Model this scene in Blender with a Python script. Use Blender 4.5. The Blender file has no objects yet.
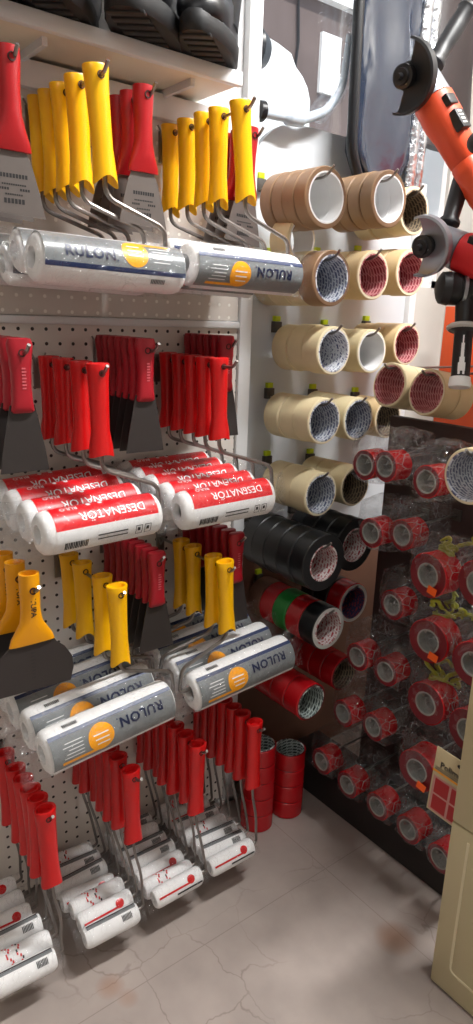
import bpy, bmesh, math, random
from mathutils import Vector, Matrix, noise
random.seed(7)
S = bpy.context.scene
C = S.collection
PI = math.pi
H = 1.2            # camera height; heights in the tables below are measured from eye level

# ------------------------------------------------------------------ camera
R = ((0.61202582, 0.23286381, -0.75577698),
     (0.79014716, -0.14012462, 0.59668463),
     (0.03304329, -0.96236144, -0.26975656))
cam = bpy.data.objects.new('camera', bpy.data.cameras.new('camera'))
C.objects.link(cam)
cam.matrix_world = Matrix(((R[0][0], -R[0][1], -R[0][2], 0), (R[1][0], -R[1][1], -R[1][2], 0),
                           (R[2][0], -R[2][1], -R[2][2], H), (0, 0, 0, 1)))
cam.data.sensor_fit = 'VERTICAL'; cam.data.sensor_height = 36.0
cam.data.lens = 689.835 * 36 / 1024
cam.data.clip_start = 0.05
S.camera = cam

# ------------------------------------------------------------------ world, sun, lamps, exposure
w = bpy.data.worlds.new('World'); S.world = w; w.use_nodes = True
w.node_tree.nodes['Background'].inputs[0].default_value = (0.80, 0.90, 1.0, 1)
w.node_tree.nodes['Background'].inputs[1].default_value = 1.6
sl = bpy.data.lights.new('sun', 'SUN'); sl.energy = 5.0; sl.angle = 0.02; sl.color = (1, .96, .9)
sun = bpy.data.objects.new('sun', sl); C.objects.link(sun)
sun.rotation_euler = (math.radians(8), math.radians(40), 0)      # shines towards -X, away from the shop

def area(name, loc, sx, sy, power, col, rot=(0, 0, 0)):
    l = bpy.data.lights.new(name, 'AREA'); l.shape = 'RECTANGLE'; l.size = sx; l.size_y = sy
    l.energy = power; l.color = col
    o = bpy.data.objects.new(name, l); C.objects.link(o); o.location = loc; o.rotation_euler = rot
    return o
area('tube_light_front', (-0.25, 1.25, 2.56), 0.10, 0.9, 68, (1.0, .995, .985))
area('fill_light_rear', (0.35, -0.75, 2.56), 0.12, 1.2, 10, (1.0, .99, .98))  # fill lamp added behind the camera to brighten the front faces
S.view_settings.view_transform = 'Standard'; S.view_settings.look = 'None'
S.view_settings.exposure = 0.0; S.view_settings.gamma = 1.0
S.view_settings.use_curve_mapping = False

# ------------------------------------------------------------------ materials
def lin(c):
    return tuple(((v / 255) / 12.92 if v / 255 <= .04045 else (((v / 255) + .055) / 1.055) ** 2.4) for v in c) + (1,)
MATS = {}
def mat(name, rgb, rough=.5, metal=0, bump=0, bscale=200, var=0, vscale=8, spec=.5, alpha=None, trans=0):
    if name in MATS: return MATS[name]
    m = bpy.data.materials.new(name); m.use_nodes = True; MATS[name] = m
    nt = m.node_tree; b = nt.nodes['Principled BSDF']
    b.inputs['Base Color'].default_value = lin(rgb); b.inputs['Roughness'].default_value = rough
    b.inputs['Metallic'].default_value = metal; b.inputs['Specular IOR Level'].default_value = spec
    if trans: b.inputs['Transmission Weight'].default_value = trans
    tc = nt.nodes.new('ShaderNodeTexCoord')
    if bump:
        n = nt.nodes.new('ShaderNodeTexNoise'); n.inputs['Scale'].default_value = bscale; n.inputs['Detail'].default_value = 3
        nt.links.new(tc.outputs['Object'], n.inputs['Vector'])
        bp = nt.nodes.new('ShaderNodeBump'); bp.inputs['Strength'].default_value = bump; bp.inputs['Distance'].default_value = .004
        nt.links.new(n.outputs[0], bp.inputs['Height']); nt.links.new(bp.outputs[0], b.inputs['Normal'])
    if var:
        n = nt.nodes.new('ShaderNodeTexNoise'); n.inputs['Scale'].default_value = vscale; n.inputs['Detail'].default_value = 4
        nt.links.new(tc.outputs['Object'], n.inputs['Vector'])
        r = nt.nodes.new('ShaderNodeValToRGB'); r.color_ramp.elements[0].position = .3; r.color_ramp.elements[1].position = .7
        c = lin(rgb); r.color_ramp.elements[0].color = tuple(v * (1 - var) for v in c[:3]) + (1,)
        r.color_ramp.elements[1].color = tuple(min(1, v * (1 + var)) for v in c[:3]) + (1,)
        nt.links.new(n.outputs[0], r.inputs[0]); nt.links.new(r.outputs[0], b.inputs['Base Color'])
    return m

def film_mat(name, tint, fac, bscale, strength=1.0, rough=.12, crease=.5):
    m = bpy.data.materials.new(name); m.use_nodes = True; MATS[name] = m
    nt = m.node_tree; nt.nodes.clear()
    out = nt.nodes.new('ShaderNodeOutputMaterial'); mix = nt.nodes.new('ShaderNodeMixShader')
    tr = nt.nodes.new('ShaderNodeBsdfTransparent'); gl = nt.nodes.new('ShaderNodeBsdfGlossy')
    tr.inputs[0].default_value = tint; gl.inputs['Roughness'].default_value = rough
    gl.inputs['Color'].default_value = (.9, .93, .97, 1)
    tc = nt.nodes.new('ShaderNodeTexCoord'); n = nt.nodes.new('ShaderNodeTexNoise')
    n.inputs['Scale'].default_value = bscale; n.inputs['Detail'].default_value = 2; n.inputs['Distortion'].default_value = 1.5
    bp = nt.nodes.new('ShaderNodeBump'); bp.inputs['Strength'].default_value = strength; bp.inputs['Distance'].default_value = .02
    lw = nt.nodes.new('ShaderNodeLayerWeight'); lw.inputs[0].default_value = .35
    mr = nt.nodes.new('ShaderNodeMapRange'); mr.inputs['To Min'].default_value = fac; mr.inputs['To Max'].default_value = min(1, fac * 3.2)
    L = nt.links.new
    L(tc.outputs['Object'], n.inputs['Vector']); L(n.outputs[0], bp.inputs['Height'])
    L(bp.outputs[0], gl.inputs['Normal']); L(bp.outputs[0], lw.inputs['Normal'])
    L(lw.outputs['Facing'], mr.inputs['Value']); L(mr.outputs[0], mix.inputs[0])
    L(tr.outputs[0], mix.inputs[1]); L(gl.outputs[0], mix.inputs[2])
    # whitened creases of crumpled film
    nd = nt.nodes.new('ShaderNodeTexNoise'); nd.inputs['Scale'].default_value = bscale * .6
    L(tc.outputs['Object'], nd.inputs['Vector'])
    mv = nt.nodes.new('ShaderNodeMix'); mv.data_type = 'RGBA'; mv.inputs[0].default_value = .035
    L(tc.outputs['Object'], mv.inputs[6]); L(nd.outputs[1], mv.inputs[7])
    vo = nt.nodes.new('ShaderNodeTexVoronoi'); vo.feature = 'DISTANCE_TO_EDGE'; vo.inputs['Scale'].default_value = bscale * 1.6
    L(mv.outputs[2], vo.inputs['Vector'])
    cr = nt.nodes.new('ShaderNodeMapRange'); cr.inputs['From Min'].default_value = 0; cr.inputs['From Max'].default_value = .035
    cr.inputs['To Min'].default_value = crease; cr.inputs['To Max'].default_value = 0; L(vo.outputs['Distance'], cr.inputs['Value'])
    mk = nt.nodes.new('ShaderNodeMapRange'); mk.inputs['From Min'].default_value = .45; mk.inputs['From Max'].default_value = .6; L(nd.outputs[0], mk.inputs['Value'])
    mm = nt.nodes.new('ShaderNodeMath'); mm.operation = 'MULTIPLY'; L(cr.outputs[0], mm.inputs[0]); L(mk.outputs[0], mm.inputs[1])
    df = nt.nodes.new('ShaderNodeBsdfDiffuse'); df.inputs[0].default_value = (.85, .87, .88, 1)
    m2 = nt.nodes.new('ShaderNodeMixShader'); L(mm.outputs[0], m2.inputs[0]); L(mix.outputs[0], m2.inputs[1]); L(df.outputs[0], m2.inputs[2])
    L(m2.outputs[0], out.inputs[0])
    return m

def pegboard_mat(name, rgb, hole, phase=0):
    m = mat(name, rgb, .5, var=.04, vscale=3); nt = m.node_tree; b = nt.nodes['Principled BSDF']
    src = b.inputs['Base Color'].links[0].from_socket
    tc = nt.nodes.new('ShaderNodeTexCoord'); sp = nt.nodes.new('ShaderNodeSeparateXYZ')
    nt.links.new(tc.outputs['Object'], sp.inputs[0])
    def M(op, a, bb):
        q = nt.nodes.new('ShaderNodeMath'); q.operation = op
        for i, v in enumerate((a, bb)):
            if v is None: continue
            if isinstance(v, (int, float)): q.inputs[i].default_value = v
            else: nt.links.new(v, q.inputs[i])
        return q.outputs[0]
    def cell(s, off):
        t = M('DIVIDE', M('ADD', s, off + 50.0), .025); return M('SUBTRACT', M('FRACT', t, None), .5)
    # holes every 25 mm
    u = cell(sp.outputs['Y'], -.0015 + .0125); v = cell(sp.outputs['Z'], phase + .0125)
    d = M('ADD', M('MULTIPLY', u, u), M('MULTIPLY', v, v))
    inside = M('LESS_THAN', d, .0155)
    mx = nt.nodes.new('ShaderNodeMix'); mx.data_type = 'RGBA'
    nt.links.new(inside, mx.inputs[0]); nt.links.new(src, mx.inputs[6]); mx.inputs[7].default_value = lin(hole)
    nt.links.new(mx.outputs[2], b.inputs['Base Color'])
    return m

def printed_core(name, base, ink, cover=.5, slant=30):
    """cardboard core with blocks of print running round it; one version per roll axis"""
    out = {}
    for ax, (p, q, r) in {'X': ('Y', 'Z', 'X'), 'Y': ('Z', 'X', 'Y'), 'Z': ('X', 'Y', 'Z')}.items():
        m = mat(name + '_' + ax.lower(), base, .45); nt = m.node_tree; b = nt.nodes['Principled BSDF']
        tc = nt.nodes.new('ShaderNodeTexCoord'); sp = nt.nodes.new('ShaderNodeSeparateXYZ'); nt.links.new(tc.outputs['Object'], sp.inputs[0])
        def M(op, u, v):
            k = nt.nodes.new('ShaderNodeMath'); k.operation = op
            for i, w_ in enumerate((u, v)):
                if isinstance(w_, (int, float)): k.inputs[i].default_value = w_
                else: nt.links.new(w_, k.inputs[i])
            return k.outputs[0]
        ang = M('ARCTAN2', sp.outputs[q], sp.outputs[p]); cb = nt.nodes.new('ShaderNodeCombineXYZ')
        nt.links.new(M('ADD', M('MULTIPLY', ang, 3.2), M('MULTIPLY', sp.outputs[r], slant)), cb.inputs[0]); nt.links.new(M('ADD', M('MULTIPLY', sp.outputs[r], 60.0), M('MULTIPLY', ang, .5)), cb.inputs[1])
        n = nt.nodes.new('ShaderNodeTexNoise'); n.inputs['Scale'].default_value = 2.2; n.inputs['Detail'].default_value = 2; nt.links.new(cb.outputs[0], n.inputs['Vector'])
        bk = nt.nodes.new('ShaderNodeTexBrick'); bk.inputs['Scale'].default_value = 1.0; bk.inputs['Brick Width'].default_value = 1.1; bk.inputs['Row Height'].default_value = .5
        bk.inputs['Mortar Size'].default_value = .11; bk.inputs['Mortar Smooth'].default_value = .3
        bk.inputs['Color1'].default_value = (1, 1, 1, 1); bk.inputs['Color2'].default_value = (.75, .75, .75, 1); bk.inputs['Mortar'].default_value = (0, 0, 0, 1)
        nt.links.new(cb.outputs[0], bk.inputs['Vector'])
        mr = nt.nodes.new('ShaderNodeMapRange'); mr.inputs['From Min'].default_value = .62 - .35 * cover; mr.inputs['From Max'].default_value = .70 - .35 * cover; nt.links.new(n.outputs[0], mr.inputs['Value'])
        mx = nt.nodes.new('ShaderNodeMix'); mx.data_type = 'RGBA'; nt.links.new(M('MULTIPLY', bk.outputs['Color'], mr.outputs[0]), mx.inputs[0])
        mx.inputs[6].default_value = lin(base); mx.inputs[7].default_value = lin(ink); nt.links.new(mx.outputs[2], b.inputs['Base Color'])
        out[ax] = m
    return out

def floor_mat():
    m = mat('marble_floor', (162, 150, 143), .42, var=.13, vscale=9); nt = m.node_tree; b = nt.nodes['Principled BSDF']
    src = b.inputs['Base Color'].links[0].from_socket
    tc = nt.nodes.new('ShaderNodeTexCoord')
    nz = nt.nodes.new('ShaderNodeTexNoise'); nz.inputs['Scale'].default_value = 5; nz.inputs['Detail'].default_value = 5
    nt.links.new(tc.outputs['Object'], nz.inputs['Vector'])
    mixv = nt.nodes.new('ShaderNodeMix'); mixv.data_type = 'RGBA'; mixv.inputs[0].default_value = .16
    nt.links.new(tc.outputs['Object'], mixv.inputs[6]); nt.links.new(nz.outputs[1], mixv.inputs[7])
    vo = nt.nodes.new('ShaderNodeTexVoronoi'); vo.feature = 'DISTANCE_TO_EDGE'; vo.inputs['Scale'].default_value = 9
    nt.links.new(mixv.outputs[2], vo.inputs['Vector'])
    r = nt.nodes.new('ShaderNodeValToRGB'); r.color_ramp.elements[0].position = 0; r.color_ramp.elements[1].position = .016
    r.color_ramp.elements[0].color = (1, 1, 1, 1); r.color_ramp.elements[1].color = (0, 0, 0, 1)
    nt.links.new(vo.outputs['Distance'], r.inputs[0])
    n2 = nt.nodes.new('ShaderNodeTexNoise'); n2.inputs['Scale'].default_value = 3.1
    nt.links.new(tc.outputs['Object'], n2.inputs['Vector'])
    r2 = nt.nodes.new('ShaderNodeValToRGB'); r2.color_ramp.elements[0].position = .48; r2.color_ramp.elements[1].position = .62
    nt.links.new(n2.outputs[0], r2.inputs[0])
    mu = nt.nodes.new('ShaderNodeMath'); mu.operation = 'MULTIPLY'; nt.links.new(r.outputs[0], mu.inputs[0]); nt.links.new(r2.outputs[0], mu.inputs[1])
    mu2 = nt.nodes.new('ShaderNodeMath'); mu2.operation = 'MULTIPLY'; nt.links.new(mu.outputs[0], mu2.inputs[0]); mu2.inputs[1].default_value = .45
    mx = nt.nodes.new('ShaderNodeMix'); mx.data_type = 'RGBA'
    sp = nt.nodes.new('ShaderNodeSeparateXYZ'); nt.links.new(tc.outputs['Object'], sp.inputs[0]); last = mu2.outputs[0]
    def M(op, a, bb):
        q = nt.nodes.new('ShaderNodeMath'); q.operation = op
        for i, v in enumerate((a, bb)):
            if v is None: continue
            if isinstance(v, (int, float)): q.inputs[i].default_value = v
            else: nt.links.new(v, q.inputs[i])
        return q.outputs[0]
    for ax, off in (('X', .875), ('Y', -.985)):        # tile joints
        jt = M('LESS_THAN', M('ABSOLUTE', M('SUBTRACT', M('FRACT', M('DIVIDE', M('ADD', sp.outputs[ax], off + 8.1 + .4), .81), None), .5), None), .0022) if False else M('LESS_THAN', M('ABSOLUTE', M('ADD', sp.outputs[ax], off), None), .0010)
        last = M('MAXIMUM', last, M('MULTIPLY', jt, .35))
    nt.links.new(last, mx.inputs[0]); nt.links.new(src, mx.inputs[6]); mx.inputs[7].default_value = lin((92, 74, 66))
    prev = mx
    for (cx, cy, rad) in ((-.905, .455, .035), (-.865, .47, .03), (-.66, .97, .05)):   # rust stains
        dx = M('ADD', sp.outputs['X'], -cx); dy = M('ADD', sp.outputs['Y'], -cy); d = M('ADD', M('MULTIPLY', dx, dx), M('MULTIPLY', dy, dy))
        k = M('MULTIPLY', M('MAXIMUM', M('SUBTRACT', 1.0, M('DIVIDE', M('ADD', d, M('MULTIPLY', nz.outputs[0], .0008)), rad * rad)), 0.0), .55)
        m2 = nt.nodes.new('ShaderNodeMix'); m2.data_type = 'RGBA'; nt.links.new(k, m2.inputs[0]); nt.links.new(prev.outputs[2], m2.inputs[6]); m2.inputs[7].default_value = lin((150, 96, 52)); prev = m2
    mx = prev
    nt.links.new(mx.outputs[2], b.inputs['Base Color'])
    return m

M_WALL = mat('painted_wall', (205, 200, 192), .7, var=.04)
M_CEIL = mat('ceiling_paint', (225, 222, 215), .8)
M_FLOOR = floor_mat()
M_PEG_UP = pegboard_mat('pegboard_upper', (216, 208, 200), (250, 246, 238), -.0015)  # near-white hole colour stands in for daylight coming through from behind
M_PEG_LOW = pegboard_mat('pegboard_lower', (222, 214, 206), (38, 28, 26), .0035)
M_FRAME = mat('white_powder_coat', (222, 223, 224), .4)
M_BOARD = mat('grey_white_board', (204, 208, 212), .5, var=.04, vscale=4)
M_WOOD = mat('brown_board', (112, 78, 62), .6, var=.18, vscale=6)
M_DARK = mat('dark_plinth', (34, 28, 27), .6, var=.2)
M_STEEL = mat('hook_steel', (150, 146, 142), .32, .9)
M_WIRE = mat('roller_wire', (132, 126, 122), .32, .85)
M_YEL = mat('yellow_plastic', (252, 188, 6), .3)
M_YEL2 = mat('amber_plastic', (238, 160, 10), .32)
M_RED = mat('red_plastic', (204, 18, 20), .28)
M_CRIM = mat('crimson_plastic', (160, 18, 34), .4)
M_SRED = mat('scraper_red', (172, 18, 26), .35)
M_CRIML = mat('faded_print', (206, 96, 104), .5)
M_BLADE = mat('blade_grey', (118, 110, 106), .38, .55)
M_BLADEB = mat('blade_black', (58, 53, 52), .4, .3)
M_INK = mat('dark_ink', (30, 28, 30), .5)
M_HOLE = mat('dark_hole', (60, 18, 10), .7)
M_FOAM = mat('white_foam', (238, 237, 236), .6, bump=.2, bscale=60)
M_LGREY = mat('label_grey', (122, 126, 128), .3)
M_NAVY = mat('label_navy', (24, 42, 84), .4)
M_ORG = mat('label_orange', (250, 166, 10), .4)
M_LRED = mat('label_red', (222, 26, 34), .35)
M_WHITE = mat('label_white', (238, 238, 238), .4)
M_FILM = film_mat('clear_film', (.99, .99, .99, 1), .035, 46, .9, .12, .18)
M_FILM2 = film_mat('crinkled_film', (.95, .95, .95, 1), .065, 32, 1.0, .12, .42)
M_KRAFT = mat('kraft_tape', (146, 115, 84), .42, var=.06, vscale=30)
M_KRAFTF = mat('kraft_tape_edge', (122, 92, 66), .6)
M_CREAM = mat('masking_tape', (214, 199, 160), .55, var=.04, vscale=30)
M_CREAMF = mat('masking_tape_edge', (228, 216, 184), .6)
M_CREAM2 = mat('masking_tape_tan', (208, 182, 138), .55, var=.04, vscale=30)
M_CW = mat('white_core', (226, 226, 226), .5)
M_CGREY = mat('grey_core', (160, 162, 156), .5)
M_CB = printed_core('core_blue_print', (218, 220, 224), (58, 66, 112), .45)
M_CK = printed_core('core_grey_print', (206, 210, 216), (74, 82, 116), .75)
M_CR = printed_core('core_red_print', (206, 150, 150), (132, 10, 36), .95, 60)
M_CD = printed_core('core_dark_print', (150, 134, 110), (52, 46, 42), .95)
M_CG = printed_core('core_green_print', (196, 208, 204), (20, 40, 42), .85, 60)
M_CRW = printed_core('core_red_white', (214, 206, 204), (150, 30, 44), .6)
M_BLK = mat('black_vinyl', (13, 15, 17), .34)
M_BLKF = mat('black_vinyl_edge', (26, 27, 28), .6)
M_RTAPE = mat('red_tape', (184, 16, 26), .25, spec=.6)
M_RTAPED = mat('red_tape_edge', (112, 12, 26), .4)
M_GREEN = mat('green_tape', (24, 130, 44), .35)
M_SILV = mat('silver_edge', (190, 190, 186), .5)
M_ORANGE = mat('orange_sticker', (255, 100, 16), .5)
M_LIME = mat('lime_tag', (196, 214, 20), .5)
M_CLIP = mat('grey_clip', (70, 66, 60), .4)
M_RUB = mat('black_rubber', (12, 13, 18), .36)
M_RUBS = mat('black_sole', (20, 20, 22), .6)
M_TOOLO = mat('tool_orange', (222, 78, 40), .42)
M_TOOLR = mat('tool_red', (214, 36, 40), .45)
M_TOOLB = mat('tool_black', (28, 28, 30), .45)
M_ALU = mat('cast_aluminium', (160, 164, 172), .35, .7)
M_BEIGE = mat('beige_laminate', (196, 184, 146), .45, bump=.04, bscale=300)
M_BEIGEG = mat('beige_groove', (222, 212, 178), .5)
M_FOIL = mat('foil', (205, 208, 214), .22, .95, bump=1.0, bscale=70)
M_DISP = mat('orange_display', (224, 84, 30), .5)

# ------------------------------------------------------------------ mesh helpers
def link(name, bm, mats, parent=None, loc=(0, 0, 0), rot=None, smooth=True, angle=40):
    me = bpy.data.meshes.new(name); bmesh.ops.recalc_face_normals(bm, faces=bm.faces[:]); bm.to_mesh(me); bm.free()
    for m in (mats if isinstance(mats, (list, tuple)) else [mats]): me.materials.append(m)
    if smooth:
        for p in me.polygons: p.use_smooth = True
        me.set_sharp_from_angle(angle=math.radians(angle))
    o = bpy.data.objects.new(name, me); C.objects.link(o)
    o.location = loc
    if rot: o.rotation_euler = rot
    if parent: o.parent = parent
    return o
def inst(name, src, parent=None, loc=(0, 0, 0), rot=None, scale=None):
    o = src.copy(); o.name = name; C.objects.link(o); o.parent = parent; o.location = loc
    o.rotation_euler = rot or (0, 0, 0)
    if scale: o.scale = scale
    return o
def copy_tree(o, parent=None):
    c = o.copy(); C.objects.link(c); c.parent = parent
    for ch in [k for k in C.objects if k.parent == o]: copy_tree(ch, c)
    return c
def thing(name, label, cat, loc=(0, 0, 0), group=None, rot=(0, 0, 0)):
    o = bpy.data.objects.new(name, None); C.objects.link(o); o.empty_display_size = .02
    o.location = loc; o.rotation_euler = rot; tag(o, label, cat, group); return o
def tag(o, label, cat, group=None, kind=None):
    o['label'] = label; o['category'] = cat
    if group: o['group'] = group
    if kind: o['kind'] = kind
    return o
def structure(o): o['kind'] = 'structure'; return o

def box(bm, x0, x1, y0, y1, z0, z1, mi=0, bev=0):
    r = bmesh.ops.create_cube(bm, size=1, matrix=Matrix.Translation(((x0 + x1) / 2, (y0 + y1) / 2, (z0 + z1) / 2)) @ Matrix.Diagonal((x1 - x0, y1 - y0, z1 - z0, 1)))
    fs = list({f for v in r['verts'] for f in v.link_faces})
    for f in fs: f.material_index = mi
    if bev:
        es = list({e for f in fs for e in f.edges})
        q = bmesh.ops.bevel(bm, geom=es, offset=bev, segments=2, affect='EDGES', profile=.5)
        for f in q['faces']: f.material_index = mi
def loft(bm, rings, mi=0, cap0=True, cap1=True, closed=True):
    vs = [[bm.verts.new(p) for p in r] for r in rings]
    n = len(vs[0])
    for a, b in zip(vs[:-1], vs[1:]):
        for i in range(n if closed else n - 1):
            j = (i + 1) % n
            f = bm.faces.new((a[i], a[j], b[j], b[i])); f.material_index = mi
    if cap0: bm.faces.new(vs[0][::-1]).material_index = mi
    if cap1: bm.faces.new(vs[-1]).material_index = mi
    return vs
def ellring(c, ux, uy, rx, ry, n=16, p=2.0):
    out = []
    for i in range(n):
        a = 2 * PI * i / n; ca, sa = math.cos(a), math.sin(a)
        out.append(Vector(c) + Vector(ux) * (rx * math.copysign(abs(ca) ** (2 / p), ca)) + Vector(uy) * (ry * math.copysign(abs(sa) ** (2 / p), sa)))
    return out
def smooth_path(pts, k=5):
    """round the corners of a poly-line"""
    P = [Vector(p) for p in pts]; out = [P[0]]
    for a, b, c in zip(P[:-2], P[1:-1], P[2:]):
        d = min((b - a).length, (c - b).length) * .45; d = min(d, .02)
        s = b + (a - b).normalized() * d; e = b + (c - b).normalized() * d
        for i in range(k + 1):
            t = i / k; out.append(s * (1 - t) ** 2 + b * 2 * t * (1 - t) + e * t * t)
    out.append(P[-1]); return out
def tube(bm, pts, r, n=8, mi=0, rounded=True):
    P = smooth_path(pts) if rounded and len(pts) > 2 else [Vector(p) for p in pts]
    rings = []; prev = None
    for i, p in enumerate(P):
        t = (P[min(i + 1, len(P) - 1)] - P[max(i - 1, 0)]).normalized()
        if prev is None:
            ref = Vector((0, 0, 1)) if abs(t.z) < .9 else Vector((1, 0, 0))
            u = t.cross(ref).normalized()
        else:
            u = (prev - t * prev.dot(t)).normalized()
        prev = u; v = t.cross(u)
        rr = r[i * (len(r) - 1) // max(1, len(P) - 1)] if isinstance(r, (list, tuple)) else r
        rings.append([p + u * (rr * math.cos(2 * PI * k / n)) + v * (rr * math.sin(2 * PI * k / n)) for k in range(n)])
    loft(bm, rings, mi)
def lathe(bm, prof, axis='X', n=32, mi=0, c=(0, 0, 0), mis=None, closed=False):
    """profile = list of (axial, radius); mis = material per segment"""
    ax = {'X': (Vector((1, 0, 0)), Vector((0, 1, 0)), Vector((0, 0, 1))), 'Y': (Vector((0, 1, 0)), Vector((0, 0, 1)), Vector((1, 0, 0))),
          'Z': (Vector((0, 0, 1)), Vector((1, 0, 0)), Vector((0, 1, 0)))}[axis]
    vs = []
    for (a, r) in prof:
        if r < 1e-6: vs.append([bm.verts.new(Vector(c) + ax[0] * a)] * n)
        else: vs.append([bm.verts.new(Vector(c) + ax[0] * a + ax[1] * (r * math.cos(2 * PI * i / n)) + ax[2] * (r * math.sin(2 * PI * i / n))) for i in range(n)])
    prs = list(zip(vs[:-1], vs[1:]))
    if closed: prs.append((vs[-1], vs[0]))
    for k, (p, q) in enumerate(prs):
        for i in range(n):
            j = (i + 1) % n
            ids = []
            for v in (p[i], p[j], q[j], q[i]):
                if v not in ids: ids.append(v)
            if len(ids) > 2: bm.faces.new(ids).material_index = (mis[k] if mis else mi)

def text_bm(body, height, spacing=1.0, bold=0.0):
    cu = bpy.data.curves.new('lettering', 'FONT'); cu.body = body; cu.size = 1; cu.align_x = 'CENTER'; cu.align_y = 'CENTER'
    cu.space_character = spacing; cu.offset = bold; cu.resolution_u = 2
    o = bpy.data.objects.new('lettering', cu); C.objects.link(o)
    dg = bpy.context.evaluated_depsgraph_get(); dg.update()
    me = bpy.data.meshes.new_from_object(o.evaluated_get(dg)); C.objects.unlink(o); bpy.data.objects.remove(o); bpy.data.curves.remove(cu)
    bm = bmesh.new(); bm.from_mesh(me); bpy.data.meshes.remove(me)
    bmesh.ops.scale(bm, vec=(height / .72,) * 3, verts=bm.verts[:])
    xs = [v.co.x for v in bm.verts]; ys = [v.co.y for v in bm.verts]
    cx, cy = (min(xs) + max(xs)) / 2, (min(ys) + max(ys)) / 2
    for v in bm.verts: v.co.x -= cx; v.co.y -= cy
    return bm, (max(xs) - min(xs)), (max(ys) - min(ys))
def merge(bm, other, mi, fn):
    """append other bmesh through fn(co)->co"""
    mp = {v: bm.verts.new(fn(v.co)) for v in other.verts}
    for f in other.faces:
        try: bm.faces.new([mp[v] for v in f.verts]).material_index = mi
        except ValueError: pass
    other.free()
def patch(u0, u1, v0, v1, nu=4, nv=8):
    b = bmesh.new(); g = [[b.verts.new((u0 + (u1 - u0) * i / nu, v0 + (v1 - v0) * j / nv, 0)) for j in range(nv + 1)] for i in range(nu + 1)]
    for i in range(nu):
        for j in range(nv): b.faces.new((g[i][j], g[i + 1][j], g[i + 1][j + 1], g[i][j + 1]))
    return b
def disc(cu, cv, r, n=28):
    b = bmesh.new()
    rr = [[b.verts.new((cu + r * k / 4 * math.cos(2 * PI * i / n), cv + r * k / 4 * math.sin(2 * PI * i / n), 0)) for i in range(n)] for k in range(1, 5)]
    c = b.verts.new((cu, cv, 0))
    for i in range(n):
        j = (i + 1) % n; b.faces.new((c, rr[0][i], rr[0][j]))
        for k in range(3): b.faces.new((rr[k][i], rr[k + 1][i], rr[k + 1][j], rr[k][j]))
    return b

# ------------------------------------------------------------------ the room
def slab(name, x0, x1, y0, y1, z0, z1, m):
    bm = bmesh.new(); box(bm, x0, x1, y0, y1, z0, z1); return structure(link(name, bm, m, smooth=False))
slab('floor', -1.45, 2.3, -2.3, 2.0, -.08, 0, M_FLOOR)
slab('ceiling', -1.45, 2.3, -2.3, 2.0, 2.62, 2.72, M_CEIL)
bm = bmesh.new()
box(bm, -1.40, -1.27, -2.2, 0.96, 0, 2.62); box(bm, -1.40, -1.27, .96, 1.9, 0, 1.30); box(bm, -1.40, -1.27, .96, 1.9, 2.45, 2.62); box(bm, -1.40, -1.27, 1.70, 1.9, 1.30, 2.45)
structure(link('wall_left', bm, M_WALL, smooth=False))
slab('wall_back', -1.40, 2.3, 1.74, 1.9, 0, 2.62, M_WALL)
slab('wall_right', 2.2, 2.3, -2.3, 1.9, 0, 2.62, M_WALL)
slab('wall_front', -1.40, 2.3, -2.3, -2.2, 0, 2.62, M_WALL)
bm = bmesh.new()
for a in ((.96, .972, 1.30, 2.45), (1.68, 1.70, 1.30, 2.45), (.96, 1.70, 1.30, 1.32), (.96, 1.70, 2.43, 2.45)): box(bm, -1.38, -1.28, *a)
wf = structure(link('window_1', bm, M_FRAME, smooth=False))
bm = bmesh.new(); box(bm, -1.335, -1.331, .972, 1.68, 1.32, 2.43)
g = bpy.data.materials.new('window_glass'); g.use_nodes = True; nt = g.node_tree; nt.nodes.clear()
o_ = nt.nodes.new('ShaderNodeOutputMaterial'); mx = nt.nodes.new('ShaderNodeMixShader'); tr = nt.nodes.new('ShaderNodeBsdfTransparent'); gl = nt.nodes.new('ShaderNodeBsdfGlossy')
gl.inputs['Roughness'].default_value = .02; mx.inputs[0].default_value = .06
nt.links.new(tr.outputs[0], mx.inputs[1]); nt.links.new(gl.outputs[0], mx.inputs[2]); nt.links.new(mx.outputs[0], o_.inputs[0])
link('window_pane', bm, g, wf, smooth=False)

# lamps on the ceiling (the area lights sit just under the tubes)
for (x, y, lab) in ((-.15, 1.05, 'white ceiling tube light above the tape racks'), (.35, -.75, 'added ceiling tube light for fill behind the aisle')):  # the rear tube is added to house the unseen fill light
    t = thing('ceiling_light', lab, 'lamp', (x, y, 2.62))
    bm = bmesh.new(); box(bm, -.05, .05, -.62, .62, -.03, 0, bev=.004); link('lamp_housing', bm, M_FRAME, t)
    bm = bmesh.new(); lathe(bm, [(-.58, 0), (-.58, .013), (.58, .013), (.58, 0)], 'Y', 16, c=(0, 0, -.043)); link('tube', bm, M_WHITE, t)

# ------------------------------------------------------------------ outside the window
bm = bmesh.new(); box(bm, -9, -1.45, -3, 12, -.1, -.02); structure(link('outdoor_ground', bm, mat('pale_concrete', (200, 196, 188), .8), smooth=False))
bm = bmesh.new(); box(bm, -6.6, -6.0, 0, 12, 0, 6.5)
hw = tag(link('building', bm, mat('grey_brown_stucco', (96, 84, 82), .9, var=.22, vscale=1.6), smooth=False), 'grey brown rendered building outside the shop window', 'building')
bm = bmesh.new(); box(bm, -6.02, -5.96, 5.62, 5.9, 3.52, 4.07); link('shutter', bm, M_WHITE, hw, smooth=False)
bm = bmesh.new(); box(bm, -6.03, -5.9, 5.0, 6.6, 4.34, 4.5); link('pale_ledge', bm, M_WHITE, hw, smooth=False)
bm = bmesh.new(); tube(bm, [(-5.97, 5.25, 4.6), (-5.97, 5.30, 3.9), (-5.97, 5.22, 3.2)], .014, 6); link('wall_cable', bm, M_INK, hw)
van = thing('parked_van', 'white van parked outside the shop window', 'van', (-2.6, 1.30, 0))
bm = bmesh.new()
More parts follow.
